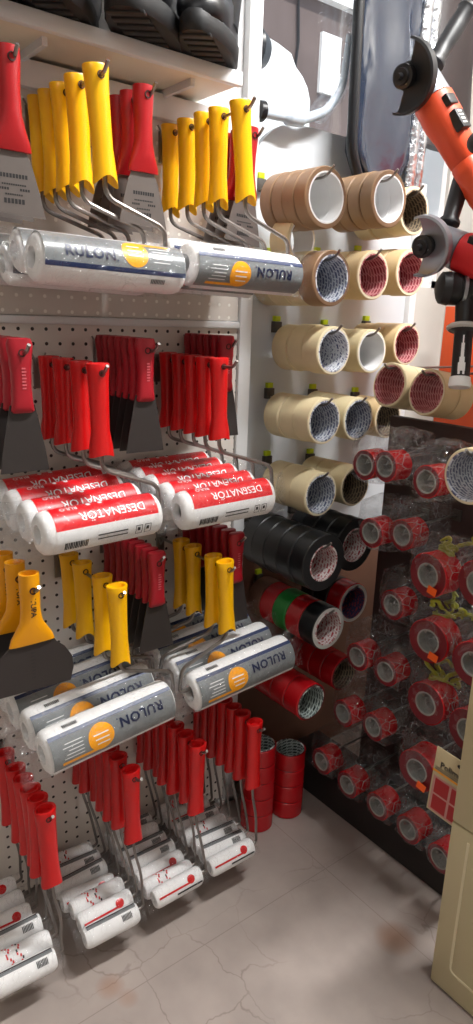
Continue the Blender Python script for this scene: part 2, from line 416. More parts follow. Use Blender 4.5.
prof = [(-.9, .45), (-.9, 1.2)] + [(.35 - 1.25 * math.cos(q * PI / 28), 1.55 + .83 * math.sin(q * PI / 28) ** .8) for q in range(1, 14)] + [(.35 + .79 * math.sin(q * PI / 20) ** .7, 2.08 + .30 * math.cos(q * PI / 20) ** .6) for q in range(0, 10)] + [(1.15, 1.2), (1.15, .45)]
loft(bm, [[Vector((x, y, z)) for y, z in prof] for x in (-1.3, 0)] )
bmesh.ops.bevel(bm, geom=[e for e in bm.edges if abs(e.verts[0].co.x - e.verts[1].co.x) < 1e-5 and e.verts[0].co.z > .5], offset=.04, segments=4, affect='EDGES')
link('van_body', bm, mat('van_white', (240, 240, 240), .3), van)
for y in (-.6, .75):
    bm = bmesh.new(); lathe(bm, [(-.1, 0), (-.1, .33), (.02, .33), (.02, .18), (0, 0)], 'X', 24, c=(-.05, y, .33)); link('wheel', bm, M_RUB, van)
bm = bmesh.new(); lathe(bm, [(-.07, 0), (-.05, .06), (0, .085), (.05, .06), (.07, 0)], 'Y', 16, c=(.12, .66, 2.24)); link('wing_mirror', bm, M_RUB, van)

# ------------------------------------------------------------------ wall fixtures
bm = bmesh.new(); box(bm, -1.200, -1.19, -.7, .925, -.005, .345)
tag(link('pegboard_panel', bm, M_PEG_UP, loc=(0, 0, H), smooth=False), 'upper pale perforated panel with holes painted as backlit under the boot shelf', 'pegboard')
bm = bmesh.new(); box(bm, -1.200, -1.19, -.7, .925, -1.18, -.02)
tag(link('pegboard_panel', bm, M_PEG_LOW, loc=(0, 0, H), smooth=False), 'lower pale perforated panel with dark holes behind red rollers', 'pegboard')
bm = bmesh.new(); box(bm, -1.205, -1.181, -.7, .925, -.020, -.006, bev=.003)
tag(link('panel_joint_strip', bm, M_FRAME, loc=(0, 0, H)), 'slim pale strip between upper and lower perforated panels', 'trim')
bm = bmesh.new(); box(bm, -1.205, -1.176, -.7, .925, .340, .380, bev=.002)
tag(link('panel_top_rail', bm, M_FRAME, loc=(0, 0, H)), 'white rail along the top of the perforated wall', 'rail')
t = thing('upright_post', 'white steel upright post between red rollers and tape board', 'post', (-1.20, .942, 0))
bm = bmesh.new(); box(bm, -.03, .018, -.016, .016, 0, 2.5, bev=.002); link('post', bm, M_FRAME, t)
bm = bmesh.new(); box(bm, -.04, .018, -.03, .03, 0, .012, bev=.002); link('foot_plate', bm, M_FRAME, t)
# shelf for the boots
t = thing('boot_shelf', 'white wall shelf with thick front edge carrying black boots', 'shelf', (0, 0, H))
bm = bmesh.new(); box(bm, -1.20, -1.066, -.7, .815, .386, .396, bev=.001); link('shelf_board', bm, mat('shelf_cream', (228, 220, 200), .5), t)
bm = bmesh.new(); box(bm, -1.068, -1.054, -.7, .815, .382, .405, bev=.003); link('front_lip', bm, M_FRAME, t)
bm = bmesh.new(); box(bm, -1.20, -1.066, -.7, .815, .398, .405, bev=.001); link('top_board', bm, M_FRAME, t)
bm = bmesh.new(); box(bm, -1.266, -1.20, -.7, .925, .36, 1.2); link('back_panel', bm, M_FRAME, t, smooth=False)
for y in (.475, .735, .17):
    bm = bmesh.new(); box(bm, -1.20, -1.09, y - .004, y + .004, .374, .386); link('shelf_bracket', bm, M_FRAME, t, smooth=False)

# tape board with a rounded top corner
def rounded_board(y0, y1, z0, z1, r, x0, x1):
    bm = bmesh.new(); pts = [(y1, z0), (y1, z1)]
    for i in range(13):
        a = PI / 2 + PI / 2 * i / 12; pts.append((y0 + r + r * math.cos(a), z1 - r + r * math.sin(a)))
    pts.append((y0, z0)); loft(bm, [[Vector((x, y, z)) for y, z in pts] for x in (x0, x1)]); return bm
tag(link('tape_board', rounded_board(.968, 1.50, -.545, .402, .13, -1.235, -1.22), M_BOARD, loc=(0, 0, H)), 'pale grey display board with rounded top holding rows of tape', 'board')
bm = bmesh.new(); box(bm, -1.225, -1.205, 1.50, 1.525, -.545, .34, bev=.002)
tag(link('board_edge_strip', bm, M_FRAME, loc=(0, 0, H)), 'grey vertical edge strip right of the masking tapes', 'trim')
bm = bmesh.new(); box(bm, -1.25, -1.225, .968, 1.52, -1.195, -.545, bev=.003)
tag(link('lower_wall_board', bm, M_WOOD, loc=(0, 0, H)), 'dark brown board below the tape board in the corner', 'board')

# red wrapped-tape rack
t = thing('tape_rack', 'dark low rack behind plastic wrapped red tapes', 'rack', (0, 0, 0))
bm = bmesh.new(); box(bm, -1.02, -.40, 1.24, 1.262, .10, 1.0, bev=.003); link('back_board', bm, mat('rack_back', (62, 44, 42), .6, var=.2), t)
bm = bmesh.new(); box(bm, -1.19, -.40, 1.135, 1.262, 0, .09, bev=.004); link('plinth', bm, M_DARK, t)

# beige cabinet in the lower right corner
t = thing('cabinet', 'beige laminate cabinet with grooved door in lower right corner', 'cabinet', (-.56, .949, 0))
bm = bmesh.new(); box(bm, .002, .60, .018, .065, .0, .70); link('carcass', bm, M_BEIGE, t, smooth=False)
def panel_front(z0, z1, groove, name):
    bm = bmesh.new(); box(bm, 0, .60, 0, .018, z0, z1, bev=.003)
    o = link(name, bm, M_BEIGE, t)
    if groove:
        bm = bmesh.new(); gx, gz = .035, .055
        for a in ((gx, gx + .005, z0 + gz + .02, z1 - .02), (.60 - gx - .005, .60 - gx, z0 + gz + .02, z1 - .02), (gx + .02, .58 - gx, z0 + gz - .005, z0 + gz)):
            box(bm, a[0], a[1], -.0012, .004, a[2], a[3])
        tube(bm, [(gx + .0025, .001, z0 + gz + .022), (gx + .0025, .001, z0 + gz), (gx + .022, .001, z0 + gz - .0025)], .0025, 6)
        g_ = link('groove', bm, M_BEIGEG, o, smooth=False)
    return o
panel_front(.004, .36, True, 'door'); panel_front(.3625, .71, False, 'drawer_front')

# orange power-tool display on the back wall
t = thing('tool_display', 'orange display board hanging behind the power tools', 'display', (0, 1.62, H))
bm = bmesh.new(); box(bm, -1.18, -.50, 0, .015, -.285, .05, bev=.002); link('display_panel', bm, M_DISP, t)
bm = bmesh.new(); box(bm, -1.19, -.50, -.012, .02, -.305, -.285, bev=.002); link('shelf_strip', bm, mat('grey_strip', (112, 100, 94), .5), t)
bm = bmesh.new(); box(bm, -1.09, -.50, 0, .015, .26, .42, bev=.002); link('upper_panel', bm, M_DISP, t)
t = thing('tool_rack', 'added white side rack, out of view, where the power tools hang', 'rack', (-.60, 1.3, 0))  # unseen rack added to hold the tools, height set to shade the tapes
bm = bmesh.new(); box(bm, -.01, .01, -.28, .30, 1.15, 1.80, bev=.002); link('panel_sheet', bm, M_FRAME, t)
bm = bmesh.new(); box(bm, -.012, .012, .27, .30, 0, 1.15, bev=.002); link('panel_leg', bm, M_FRAME, t)
bm = bmesh.new(); box(bm, -.012, .012, -.03, 0, 0, 1.15, bev=.002); link('panel_leg', bm, M_FRAME, t)

# ------------------------------------------------------------------ boots
def boot(lab, loc, rot, s=1.0):
    t = thing('rubber_boot', lab, 'boot', loc, 'black boots on the top shelf', rot); t.scale = (.93, .93, .93)
    # local: toe towards +X, sole at z=0
    bm = bmesh.new(); rings = []
    for (x, hw, zt) in ((-.125, .022, .06), (-.115, .033, .095), (-.08, .037, .12), (-.03, .038, .118), (.02, .043, .088), (.07, .048, .072), (.11, .046, .064), (.135, .036, .052), (.148, .016, .036)):
        rings.append([Vector((x, hw * s * math.copysign(abs(math.cos(a)) ** .8, math.cos(a)), .014 + (zt - .014) * (.5 + .5 * math.copysign(abs(math.sin(a)) ** .7, math.sin(a))))) for a in [2 * PI * i / 20 for i in range(20)]])
    loft(bm, rings); link('foot_upper', bm, M_RUB, t)
    bm = bmesh.new(); rr = []
    for (z, x0, x1, hw) in ((.06, -.12, .02, .036), (.12, -.105, .005, .040), (.20, -.085, .035, .045), (.30, -.06, .065, .050)):
        rr.append(ellring(((x0 + x1) / 2, 0, z), (1, 0, 0), (0, 1, 0), (x1 - x0) / 2, hw, 20))
    loft(bm, rr, cap1=False); link('shaft', bm, M_RUB, t)
    bm = bmesh.new()
    def outline(z, g):
        pts = []
        for i in range(40):
            a = 2 * PI * i / 40; x = .012 + (.140 + g) * math.cos(a); u = (x + .13) / .28
            hw = (.040 + .012 * math.sin(min(1, max(0, u)) * PI * .9) ** 2 * 1.0) * s
            k = 1 + (.03 if i % 2 else 0)
            pts.append(Vector((x, (hw + g) * k * math.copysign(abs(math.sin(a)) ** .75, math.sin(a)), z)))
        return pts
    loft(bm, [outline(-.006, .0), outline(.0, .004), outline(.018, .004), outline(.024, 0)]); o = link('sole', bm, M_RUBS, t)
    for k in range(9):
        bm = bmesh.new(); x = -.105 + k * .028; box(bm, x, x + .016, -.030 * s, .030 * s, -.009, -.004, bev=.0015); link('tread_lug', bm, M_RUBS, o)
    return t
r_ = math.radians
boot('black rubber boot with shiny toe on the shelf, second from the post', (-1.060, .632, H + .414), (r_(-3), r_(2), r_(-46)), 1.0)
boot('black rubber boot nearest the white post on the shelf', (-1.060, .750, H + .414), (r_(-3), r_(2), r_(-46)), .85)
boot('black boot above the yellow handles, third from the post', (-1.062, .488, H + .414), (r_(-3), r_(2), r_(-46)), .8)
boot('black boot at the far left of the ledge, cut by the photo edge', (-1.062, .375, H + .414), (r_(-3), r_(2), r_(-46)), .85)

# ------------------------------------------------------------------ peg hooks
def peg_hook(lab, y, z, tip, base=-1.19, grp='steel peg hooks', r=.0028):
    t = thing('peg_hook', lab, 'hook', (base, y, H + z), grp)
    L = tip - base
    bm = bmesh.new(); tube(bm, [(.001, 0, 0), (L - .012, 0, 0), (L, 0, .012)], r, 8); link('prong', bm, M_STEEL, t)
    bm = bmesh.new(); box(bm, 0, .003, -.010, .010, -.045, .008, bev=.001)
    tube(bm, [(.004, -.013, .016), (.010, -.006, .0), (.004, 0, -.016)], .0017, 6); tube(bm, [(.004, .013, .016), (.010, .006, .0), (.004, 0, -.016)], .0017, 6)
    link('back_clip', bm, M_STEEL, t)
    return t
for lab, y, z, tip in (
    ('steel hook through the red scraper at top left', .372, .303, -.935), ('steel hook through the upper left yellow roller handles', .49, .309, -.925),
    ('steel hook through the upper red scrapers with round handles', .60, .318, -.985), ('steel hook through the upper right yellow roller handles', .739, .314, -.925),
    ('steel hook through the red scraper beside the post in the top row', .86, .315, -1.05),
    ('steel hook through crimson scrapers at left edge of second row', .365, -.055, -.925), ('steel hook through the left red roller handles of second row', .484, -.085, -.93),
    ('steel hook through the middle crimson scraper stack of second row', .60, -.055, -.975), ('steel hook through the right red roller handles of second row', .725, -.080, -.93),
    ('steel hook through crimson scrapers by the post in second row', .80, -.050, -1.03),
    ('steel hook through the wide yellow scrapers', .357, -.398, -.91), ('steel hook through the left yellow handles of third row', .508, -.447, -.93),
    ('steel hook through the middle crimson scraper stack of third row', .605, -.415, -.965), ('steel hook through the right yellow handles of third row', .735, -.450, -.93),
    ('steel hook through crimson scrapers by the post in third row', .79, -.412, -.97),
    ('steel hook through the bottom row red handles at far left', .370, -.814, -.93), ('steel hook through the second bunch of bottom red handles', .538, -.814, -.93),
    ('steel hook through the third bunch of bottom red handles', .682, -.814, -.93), ('steel hook through the bottom red handles next to the tape stacks', .822, -.815, -.925)):
    peg_hook(lab, y, z, tip)

# ------------------------------------------------------------------ roller handles
def grip_mesh(m, w, L, tail, thick=.8, fl=1.10):
    bm = bmesh.new(); prof = [(.014, 1.06), (.012, 1.12), (.002, 1.06), (-.02, .98), (-.45 * L, .93), (-.72 * L, .91), (-.88 * L, .9 * fl), (-L, fl)]
    rings = []; n = 20
    def ring(z, k, tl=0):
        out = []
        for i in range(n):
            a = 2 * PI * i / n; x = .5 * w * thick * k * math.cos(a); y = .5 * w * k * math.sin(a)
            out.append(Vector((x, y, z - tl * (abs(math.sin(a)) ** 1.6) + (tl * .3 if math.sin(a) < 0 else 0) * abs(math.sin(a)))))
        return out
    rings.append(ring(.004, .60)); rings.append(ring(.013, .80))
    for i, (z, k) in enumerate(prof): rings.append(ring(z, k, tail if i == len(prof) - 1 else 0))
    rings.append(ring(-L + .006, .75))
    loft(bm, rings); o = link('grip', bm, m); C.objects.unlink(o); return o
def hole_mesh(w, thick=.8):
    bm = bmesh.new(); lathe(bm, [(0, 0), (0, .0052), (.0035, .0052), (.0035, .0036), (.0006, .0036), (.0006, 0)], 'X', 14, c=(.5 * w * thick * 1.0 - .0018, 0, 0))
    o = link('hang_hole', bm, M_HOLE); C.objects.unlink(o); return o
GR = {'y1': (grip_mesh(M_YEL, .034, .122, .016), hole_mesh(.034), .122), 'y3': (grip_mesh(M_YEL, .033, .120, .018), hole_mesh(.033), .118),
      'r2': (grip_mesh(M_RED, .033, .124, .007, .8, 1.25), hole_mesh(.033), .124), 'r4': (grip_mesh(M_RED, .034, .138, .008), hole_mesh(.034), .140)}

def cyl_fn(r, flip=False, dr=.0007, rx=None):
    def fn(co):
        u, v = (-co.x, -co.y) if flip else (co.x, co.y)
        a = v / r; return Vector(((r + dr) * math.cos(a), u, (r + dr) * math.sin(a)))
    return fn
def cut_rows(b, lo, hi, n):
    for i in range(1, n):
        y = lo + (hi - lo) * i / n
        bmesh.ops.bisect_plane(b, geom=b.verts[:] + b.edges[:] + b.faces[:], plane_co=(0, y, 0), plane_no=(0, 1, 0))
def lettering(bm, body, h, cu, cv, fn, mi, bold=.012, sp=1.0, inv=False, sx=1.0):
    tb, w_, h_ = text_bm(body, h, sp, bold); cut_rows(tb, -h_ / 2, h_ / 2, 6)
    for v in tb.verts:
        v.co.x *= sx
        if inv: v.co.x, v.co.y = -v.co.x, -v.co.y
        v.co.x += cu; v.co.y += cv
    merge(bm, tb, mi, fn)
def sleeve_proto(style, r, L):
    bm = bmesh.new()
    lathe(bm, [(-L / 2 + .01, .4 * r), (-L / 2, .45 * r), (-L / 2 + .001, .80 * r), (-L / 2 + .006, .95 * r), (-L / 2 + .014, r), (L / 2 - .014, r), (L / 2 - .006, .95 * r), (L / 2 - .001, .80 * r), (L / 2, .45 * r), (L / 2 - .01, .4 * r)], 'Y', 28)
    s = link('roller_sleeve', bm, M_FOAM); ch = []
    bm = bmesh.new(); h = L / 2 - .006; k = r / .033
    if style.startswith('rulon'):
        flip = style.endswith('f'); mats = [M_LGREY, M_NAVY, M_ORG, M_WHITE, M_INK, mat('lettering_navy', (14, 26, 62), .4)]
        f0, f1, f2 = cyl_fn(r, flip, .0006), cyl_fn(r, flip, .0010), cyl_fn(r, flip, .0014)
        merge(bm, patch(-h, h, -.022 * k, .026 * k), 0, f0); merge(bm, patch(-h, h, -.0285 * k, -.022 * k), 1, f1)
        merge(bm, patch(-h, h, .026 * k, .056 * k), 3, f0)
        merge(bm, disc(.026 * k, .0, .0205 * k), 2, f1); merge(bm, patch(.03 * k, .088 * k, .0145 * k, .0195 * k), 2, f1)
        lettering(bm, 'RULON', .0142 * k, -.043 * k, -.007 * k, f2, 5, .03, 1.08, sx=1.06); merge(bm, disc(.0, .0, .0012), 1, lambda c: f2(Vector((c.x - .003 * k, c.y - .014 * k, 0))))
        for i in range(5): merge(bm, patch(.054 * k, (.085 - .004 * (i % 3)) * k, (.009 - i * .0052) * k, (.0102 - i * .0052) * k, 2, 1), 3, f1)
        for i in range(3): merge(bm, patch(.014 * k, (.034 + .002 * i) * k, (.008 - i * .007) * k, (.0098 - i * .007) * k, 2, 1), 3, f2)
        for i in range(9): merge(bm, patch((.052 + .0026 * i) * k, (.0534 + .0026 * i) * k, -.041 * k, -.034 * k, 1, 2), 4, f1)
    elif style == 'desen':
        mats = [M_LRED, M_WHITE, M_INK]; f0, f1, f2 = cyl_fn(r, False, .0006), cyl_fn(r, False, .0010), cyl_fn(r, False, .0014)
        merge(bm, patch(-h + .012, h - .006, .004, .052, 4, 12), 0, f0)
        merge(bm, patch(-h + .012, h - .006, -.05, .004, 4, 10), 1, f0)
        lettering(bm, 'DESENATÖR', .014, .012, .019, f2, 1, .006, 1.0, inv=True, sx=1.02)
        lettering(bm, 'RULO', .008, -.055, .040, f2, 1, .01, 1.0, inv=True)
        for i in range(14): merge(bm, patch(-.072 + .0028 * i, -.0703 + .0028 * i + (.0006 if i % 3 == 0 else 0), -.030, -.016, 1, 3), 2, f1)
        for i in range(2): merge(bm, patch(-.018, .034, -.014 - i * .007, -.0118 - i * .007, 4, 1), 2, f1)
        for cx in (.048, .064):
            for a in ((cx, cx + .012, -.0105, -.0095), (cx, cx + .012, -.0255, -.0245), (cx, cx + .001, -.0255, -.0095), (cx + .011, cx + .012, -.0255, -.0095)): merge(bm, patch(*a, 2, 2), 2, f1)
            merge(bm, patch(cx + .003, cx + .008, -.019, -.013, 1, 2), 2, f1)
        for i in range(2): merge(bm, disc(-.02 + i * .02, .045, .004, 10), 1, f1)
    else:
        mats = [M_RED, M_INK, M_LGREY, M_WHITE]; f0, f1 = cyl_fn(r, False, .0006), cyl_fn(r, False, .001)
        if style == 'mini_a':
            for q in (-.018, .0):
                for i in range(14):
                    v = -.03 + i * .0045; u = q + .004 * math.sin(i * 1.3) - .0006 * i
                    merge(bm, patch(u, u + .0028, v, v + .0047, 1, 1), 0 if q < -.01 or i % 3 else 1, f1)
        if style == 'mini_b':
            merge(bm, patch(-h, h, .016, .0225), 2, f0); merge(bm, patch(-h, h, .0225, .0255), 1, f1)
            for i in range(8): merge(bm, patch(.018 + .0026 * i, .0196 + .0026 * i, .001, .012, 1, 2), 1, f1)
        if style == 'mini_c':
            merge(bm, disc(.026, .006, .0085, 16), 0, f1); merge(bm, patch(-h, .022, -.001, .0025), 0, f1); merge(bm, patch(-.01, h, -.010, -.0065), 1, f1)
    lab = link('printed_label', bm, mats); C.objects.unlink(lab); ch.append(lab)
    bm = bmesh.new(); rings = []; n = 26; ex = .040 if r > .025 else .016
    N = 22
    for i in range(N + 1):
        y = -L / 2 - ex + (L + 2 * ex) * i / N; d = max(0, abs(y) - L / 2) / ex
        fl = 1 - .86 * d ** .6 if d > 0 else 1
        ring = []
        for j in range(n):
            a = 2 * PI * j / n; rr = r * 1.05
            nz = noise.noise(Vector((math.cos(a) * 2.2, y * 42, math.sin(a) * 2.2 + r * 100))) * (.05 + .22 * min(1, d * 1.4 + .15)) * r
            ring.append(Vector(((rr + nz) * math.cos(a) * fl, y + nz * .3, (rr + nz) * math.sin(a) * (1 + .05 * d))))
        rings.append(ring)
    loft(bm, rings, cap0=False, cap1=False)
    wr = link('plastic_wrap', bm, M_FILM); C.objects.unlink(wr); ch.append(wr)
    C.objects.unlink(s)
    return s, ch
SL = {'rulon': sleeve_proto('rulon', .034, .234), 'rulonf': sleeve_proto('rulonf', .034, .230), 'rulonbigf': sleeve_proto('rulonf', .038, .245),
      'desen': sleeve_proto('desen', .034, .205), 'mini_a': sleeve_proto('mini_a', .020, .112), 'mini_b': sleeve_proto('mini_b', .020, .112), 'mini_c': sleeve_proto('mini_c', .020, .112)}
def paint_roller(lab, grp, x, y, z, gk, sk, sx, sy, sz, sgn=1, tilt=0, roty=0, rotx=0, rotz=0, sc=(1, 1, 1), side=.104, reach=None):
    """x,y,z = hang hole; sx,sy,sz = sleeve centre relative to it"""
    t = thing('paint_roller', lab, 'paint roller', (x, y, H + z), grp)
    gm, hm, L = GR[gk]; hw = L
    g_ = inst('grip', gm, t, rot=(tilt, 0, 0)); inst('hang_hole', hm, g_)
    s, ch = SL[sk]; s_ = inst('roller_sleeve', s, t, (sx, sy, sz), (rotx, roty, rotz), sc)
    for c in ch: inst(c.name.split('.')[0], c, s_)
    by = math.sin(tilt) * L; bm = bmesh.new()
    if sk.startswith('mini'):
        tube(bm, [(0, by, -L + .012), (0, by + .002, -L - .03), (sx * .5, by + .014, -L - .085), (sx, sy + .068, sz + .022), (sx, sy + .071, sz + .004), (sx, sy + .045, sz)], .0028, 8)
    else:
        e = side * sgn
        tube(bm, [(0, by, -L + .012), (0, by, -L - .026), (sx * .8, e - .008 * sgn, -L - .056), (sx, e, -L - .064), (sx, e + .006 * sgn, sz + .0), (sx, e - .02 * sgn, sz)], .0036, 8)
    link('wire_frame', bm, M_WIRE, t); return t

ORD = ['frontmost', 'second from the front', 'third from the front', 'fourth from the front', 'fifth from the front', 'sixth from the front', 'seventh from the front', 'eighth from the front', 'ninth from the front']
X1 = [-.960, -1.019, -1.069, -1.113, -1.155]
for i, x in enumerate(X1):       # top row, left bunch
    s = [-.958, -1.020, -1.068, -1.112, -1.152][i]
    paint_roller('yellow roller handle, %s in the upper left bunch' % ORD[i], 'yellow rollers of the top row, left', x, .49, .309, 'y1', 'rulon', s - x, .014, -.240 + (0, .012, -.004, .012, 0)[i],
                 tilt=r_([5, 1.5, 2, 1.5, 0][i]), roty=r_(-32), rotx=r_(-1.5), sc=(1 if i == 0 else .68, 1, 1), side=.108)
X2 = [-.960, -1.018, -1.060, -1.111, -1.163]
for i, x in enumerate(X2):       # top row, right bunch
    s = [-.958, -1.020, -1.068, -1.112, -1.152][i]
    paint_roller('yellow roller handle, %s in the upper bunch beside the post' % ORD[i], 'yellow rollers of the top row, right', x, .739, .314, 'y1', 'rulonf', s - x, .010, -.236 + (0, .010, -.004, .010, 0)[i],
                 tilt=r_([7, 1, 1, 1, 0][i]), roty=r_(18), rotx=r_(-1.0), sc=(1 if i == 0 else .68, 1, 1), side=.110)
X3 = [-.961, -1.019, -1.085, -1.142]
for i, x in enumerate(X3):
    s = [-.950, -1.012, -1.074, -1.136][i]
    paint_roller('red roller handle, %s in the left bunch of the second row' % ORD[i], 'red rollers of the second row, left', x, .484, -.085, 'r2', 'desen', s - x, -.008, -.232 + .004 * i,
                 tilt=r_([1.5, 0, 0, 0][i]), roty=r_(-8), rotx=r_(1.5 + .5 * i), sc=(.90, 1, 1), side=.098)
X4 = [-.981, -1.023, -1.061, -1.104, -1.146]
for i, x in enumerate(X4):
    s = [-.955, -1.010, -1.062, -1.110, -1.155][i]
    paint_roller('red roller handle, %s in the right bunch of the second row' % ORD[i], 'red rollers of the second row, right', x, .725, -.080, 'r2', 'desen', s - x, .002, -.240 + .004 * i,
                 tilt=r_([2, 1.5, 1.5, 1, 1][i]), roty=r_(-8), rotx=r_(1.0), sc=(.78, 1, 1), side=.108)
X5 = [-.950, -1.003, -1.080, -1.135]
for i, x in enumerate(X5):
    s = [-.950, -1.020, -1.090, -1.146][i]
    paint_roller('yellow roller handle, %s in the left bunch of the third row' % ORD[i], 'yellow rollers of the third row, left', x, .505, -.442, 'y3', 'rulonbigf', s - x, -.020, -.240 + .004 * i,
                 tilt=r_([2, 0, 1, 1][i]), roty=r_(-14), rotx=r_(4.5), sc=(.86 if i < 3 else .6, 1, 1), side=.108)
X6 = [-.957, -.995, -1.062, -1.105]
for i, x in enumerate(X6):
    s = [-.950, -1.018, -1.086, -1.146][i]
    paint_roller('yellow roller handle, %s in the right bunch of the third row' % ORD[i], 'yellow rollers of the third row, right', x, .733, -.446, 'y3', 'rulonbigf', s - x, .040, -.222 + .004 * i, sgn=-1,
                 tilt=r_([4, 1, 2, 1][i]), roty=r_(-14), rotx=r_(3.5), sc=(.86 if i < 3 else .6, 1, 1), side=.098)
for nm, y, xs_ in (('at the far left of the bottom row', .367, [-.947, -.981, -1.011, -1.044, -1.082, -1.137]), ('in the second bunch of the bottom row', .535, [-.956, -1.005, -1.035, -1.069, -1.103, -1.138, -1.172]),
                   ('in the third bunch of the bottom row', .680, [-.951, -.992, -1.029, -1.066, -1.096, -1.127, -1.158]), ('in the bottom bunch next to the tape stacks', .820, [-.946, -.986, -1.017, -1.049, -1.082, -1.113, -1.144])):
    for i, x in enumerate(xs_):
        sk = ['mini_a', 'mini_c', 'mini_b', 'mini_b', 'mini_a', 'mini_b', 'mini_c'][(i + int(y * 10)) % 7]
        s = -.945 - i * (.235 / (len(xs_)))
        random.seed(int(y * 1000) + i)
        paint_roller('red roller handle, %s %s' % (ORD[i], nm), 'small red rollers ' + nm, x - .008, y, -.814, 'r4', sk, s - x, -.048 + random.uniform(-.004, .004), -.302 + random.uniform(-.006, .006),
                     tilt=r_(random.uniform(-1, 2.5)), roty=r_(-30), rotx=r_(random.uniform(-3, 2)), rotz=r_(random.uniform(-4, 2)), sc=(.80, 1, 1))

# ------------------------------------------------------------------ scrapers
def blade_prof(kind):
    if kind == 'round': return [(-.097, .017), (-.115, .026), (-.15, .036), (-.178, .042)]
    if kind == 'wide': return [(-.085, .030), (-.105, .052), (-.125, .064), (-.145, .066), (-.168, .060)]
    return [(-.072, .018), (-.10, .024), (-.135, .031), (-.168, .036)]
def scraper_proto(kind):
    parts = []
    bm = bmesh.new(); n = 18
    def ring(z, hx, hy, p=2.0): return ellring((0, 0, z), (1, 0, 0), (0, 1, 0), hx, hy, n, p)
    if kind == 'round':
        rr = [ring(.006, .008, .009), ring(.014, .011, .012), ring(.014, .0145, .0155), ring(0, .015, .016), ring(-.035, .0135, .0140), ring(-.062, .013, .0150), ring(-.080, .012, .020), ring(-.096, .008, .025, 3), ring(-.104, .005, .026, 3)]
        m, bl = M_SRED, M_BLADE
    elif kind == 'wide':
        rr = [ring(.012, .008, .010), ring(.024, .011, .012), ring(.024, .0145, .0155), ring(.0, .0145, .0155), ring(-.035, .0125, .0150), ring(-.055, .011, .018), ring(-.078, .008, .032, 3), ring(-.090, .005, .036, 3)]
        m, bl = M_YEL2, M_BLADEB
    else:
        rr = [ring(.020, .004, .010, 3), ring(.019, .008, .0155, 3)]
        for i in range(10):
            z = .012 - i * .0095; rr.append(ring(z, .0088 + (.0006 if i % 2 else -.0004), .0182 - .0045 * math.sin(i / 9 * PI * .8) + (.0005 if i % 2 else 0), 3))
        rr += [ring(-.080, .0075, .0170, 3), ring(-.083, .004, .014, 3)]
        m, bl = M_CRIM, M_BLADEB
    loft(bm, rr); parts.append(('grip', bm, m, None))
    bp = blade_prof(kind); bm = bmesh.new()
    pts = [(-y, z) for z, y in bp] + [(y, z - (.004 if kind != 'flat' else 0)) for z, y in bp[::-1]]
    loft(bm, [[Vector((x, y, z)) for y, z in pts] for x in (-.0006, .0006)]); parts.append(('blade', bm, bl, None))
    hx = .0145 if kind != 'flat' else .0085
    bm = bmesh.new(); lathe(bm, [(0, 0), (0, .0055), (.003, .0055), (.003, .0038), (.0008, .0038), (.0008, 0)], 'X', 14, c=(hx - .0015, 0, 0)); parts.append(('hang_hole', bm, M_HOLE, 'grip'))
    bm = bmesh.new()
    if kind == 'flat':
        for i in range(7):
            z = -.022 - i * .0045; q = patch(-.002, .0035 + .001 * (i % 2), z, z + .0022, 1, 1); merge(bm, q, 0, lambda c: Vector((.0098, c.x, c.y)))
        parts.append(('grip_print', bm, M_CRIML, 'grip'))
    elif kind == 'wide':
        tb, a, b = text_bm('YUPA', .0085, 1.0, .02); merge(bm, tb, 0, lambda c: Vector((.0132, c.y, -.028 - c.x)))
        parts.append(('grip_print', bm, M_INK, 'grip'))
        bm = bmesh.new()
        for i in range(8): merge(bm, patch(-.003, .003, -.150 + i * .006, -.147 + i * .006, 1, 1), 0, lambda c: Vector((.0009, c.x, c.y)))
        parts.append(('blade_print', bm, mat('faint_ink', (42, 38, 38), .5), 'blade'))
    else:
        for k, (z, h_, u0, u1, st) in enumerate(((-.136, .005, -.018, .018, .0042), (-.145, .002, -.016, .016, .003), (-.151, .003, -.020, -.008, .0035), (-.151, .003, .008, .020, .0035), (-.157, .002, -.012, .012, .003), (-.167, .006, -.014, .014, .0048))):
            u = u0
            while u < u1: merge(bm, patch(u, u + st * .75, z, z + h_, 1, 1), 0, lambda c: Vector((.0009, c.x, c.y))); u += st
        parts.append(('blade_print', bm, M_INK, 'blade'))
    objs = []
    for (n_, b, mm, par) in parts:
        o = link(n_, b, mm); C.objects.unlink(o); objs.append((n_, o, par))
    return objs
SP = {k: scraper_proto(k) for k in ('round', 'wide', 'flat')}
def scraper(kind, lab, grp, x, y, z, rx=0, rz=0):
    t = thing('paint_scraper', lab, 'scraper', (x, y, H + z), grp, (rx, 0, rz)); d = {}
    for n_, o, par in SP[kind]: d[n_] = inst(n_, o, d[par] if par else t)
    return t
for i, x in enumerate([-.960, -1.00, -1.04]):
    scraper('round', 'red scraper at the top left corner, %s on its hook' % ORD[i], 'red scrapers at top left', x, .368, .303)
for i, x in enumerate([-1.010, -1.05, -1.085, -1.118]):
    scraper('round', 'red round handled scraper, %s between the two yellow bunches' % ORD[i], 'red scrapers between yellow bunches', x, .592, .315)
for i, x in enumerate([-1.078, -1.112, -1.145]):
    scraper('round', 'red round handled scraper behind the yellow handles by the post, %s' % ORD[i], 'red scrapers by the post', x, .852, .315, rx=r_(-3))
for i, x in enumerate([-.953, -.985, -1.017, -1.047, -1.077, -1.107]):
    scraper('flat', 'crimson flat scraper, %s at the left edge of the second row' % ORD[i], 'crimson scrapers, second row left edge', x, .362, -.055)
for i, x in enumerate([-1.006, -1.030, -1.053, -1.076, -1.099, -1.122, -1.146]):
    scraper('flat', 'crimson flat scraper, %s in the middle stack of the second row' % ORD[i], 'crimson scrapers, second row middle', x, .592, -.055)
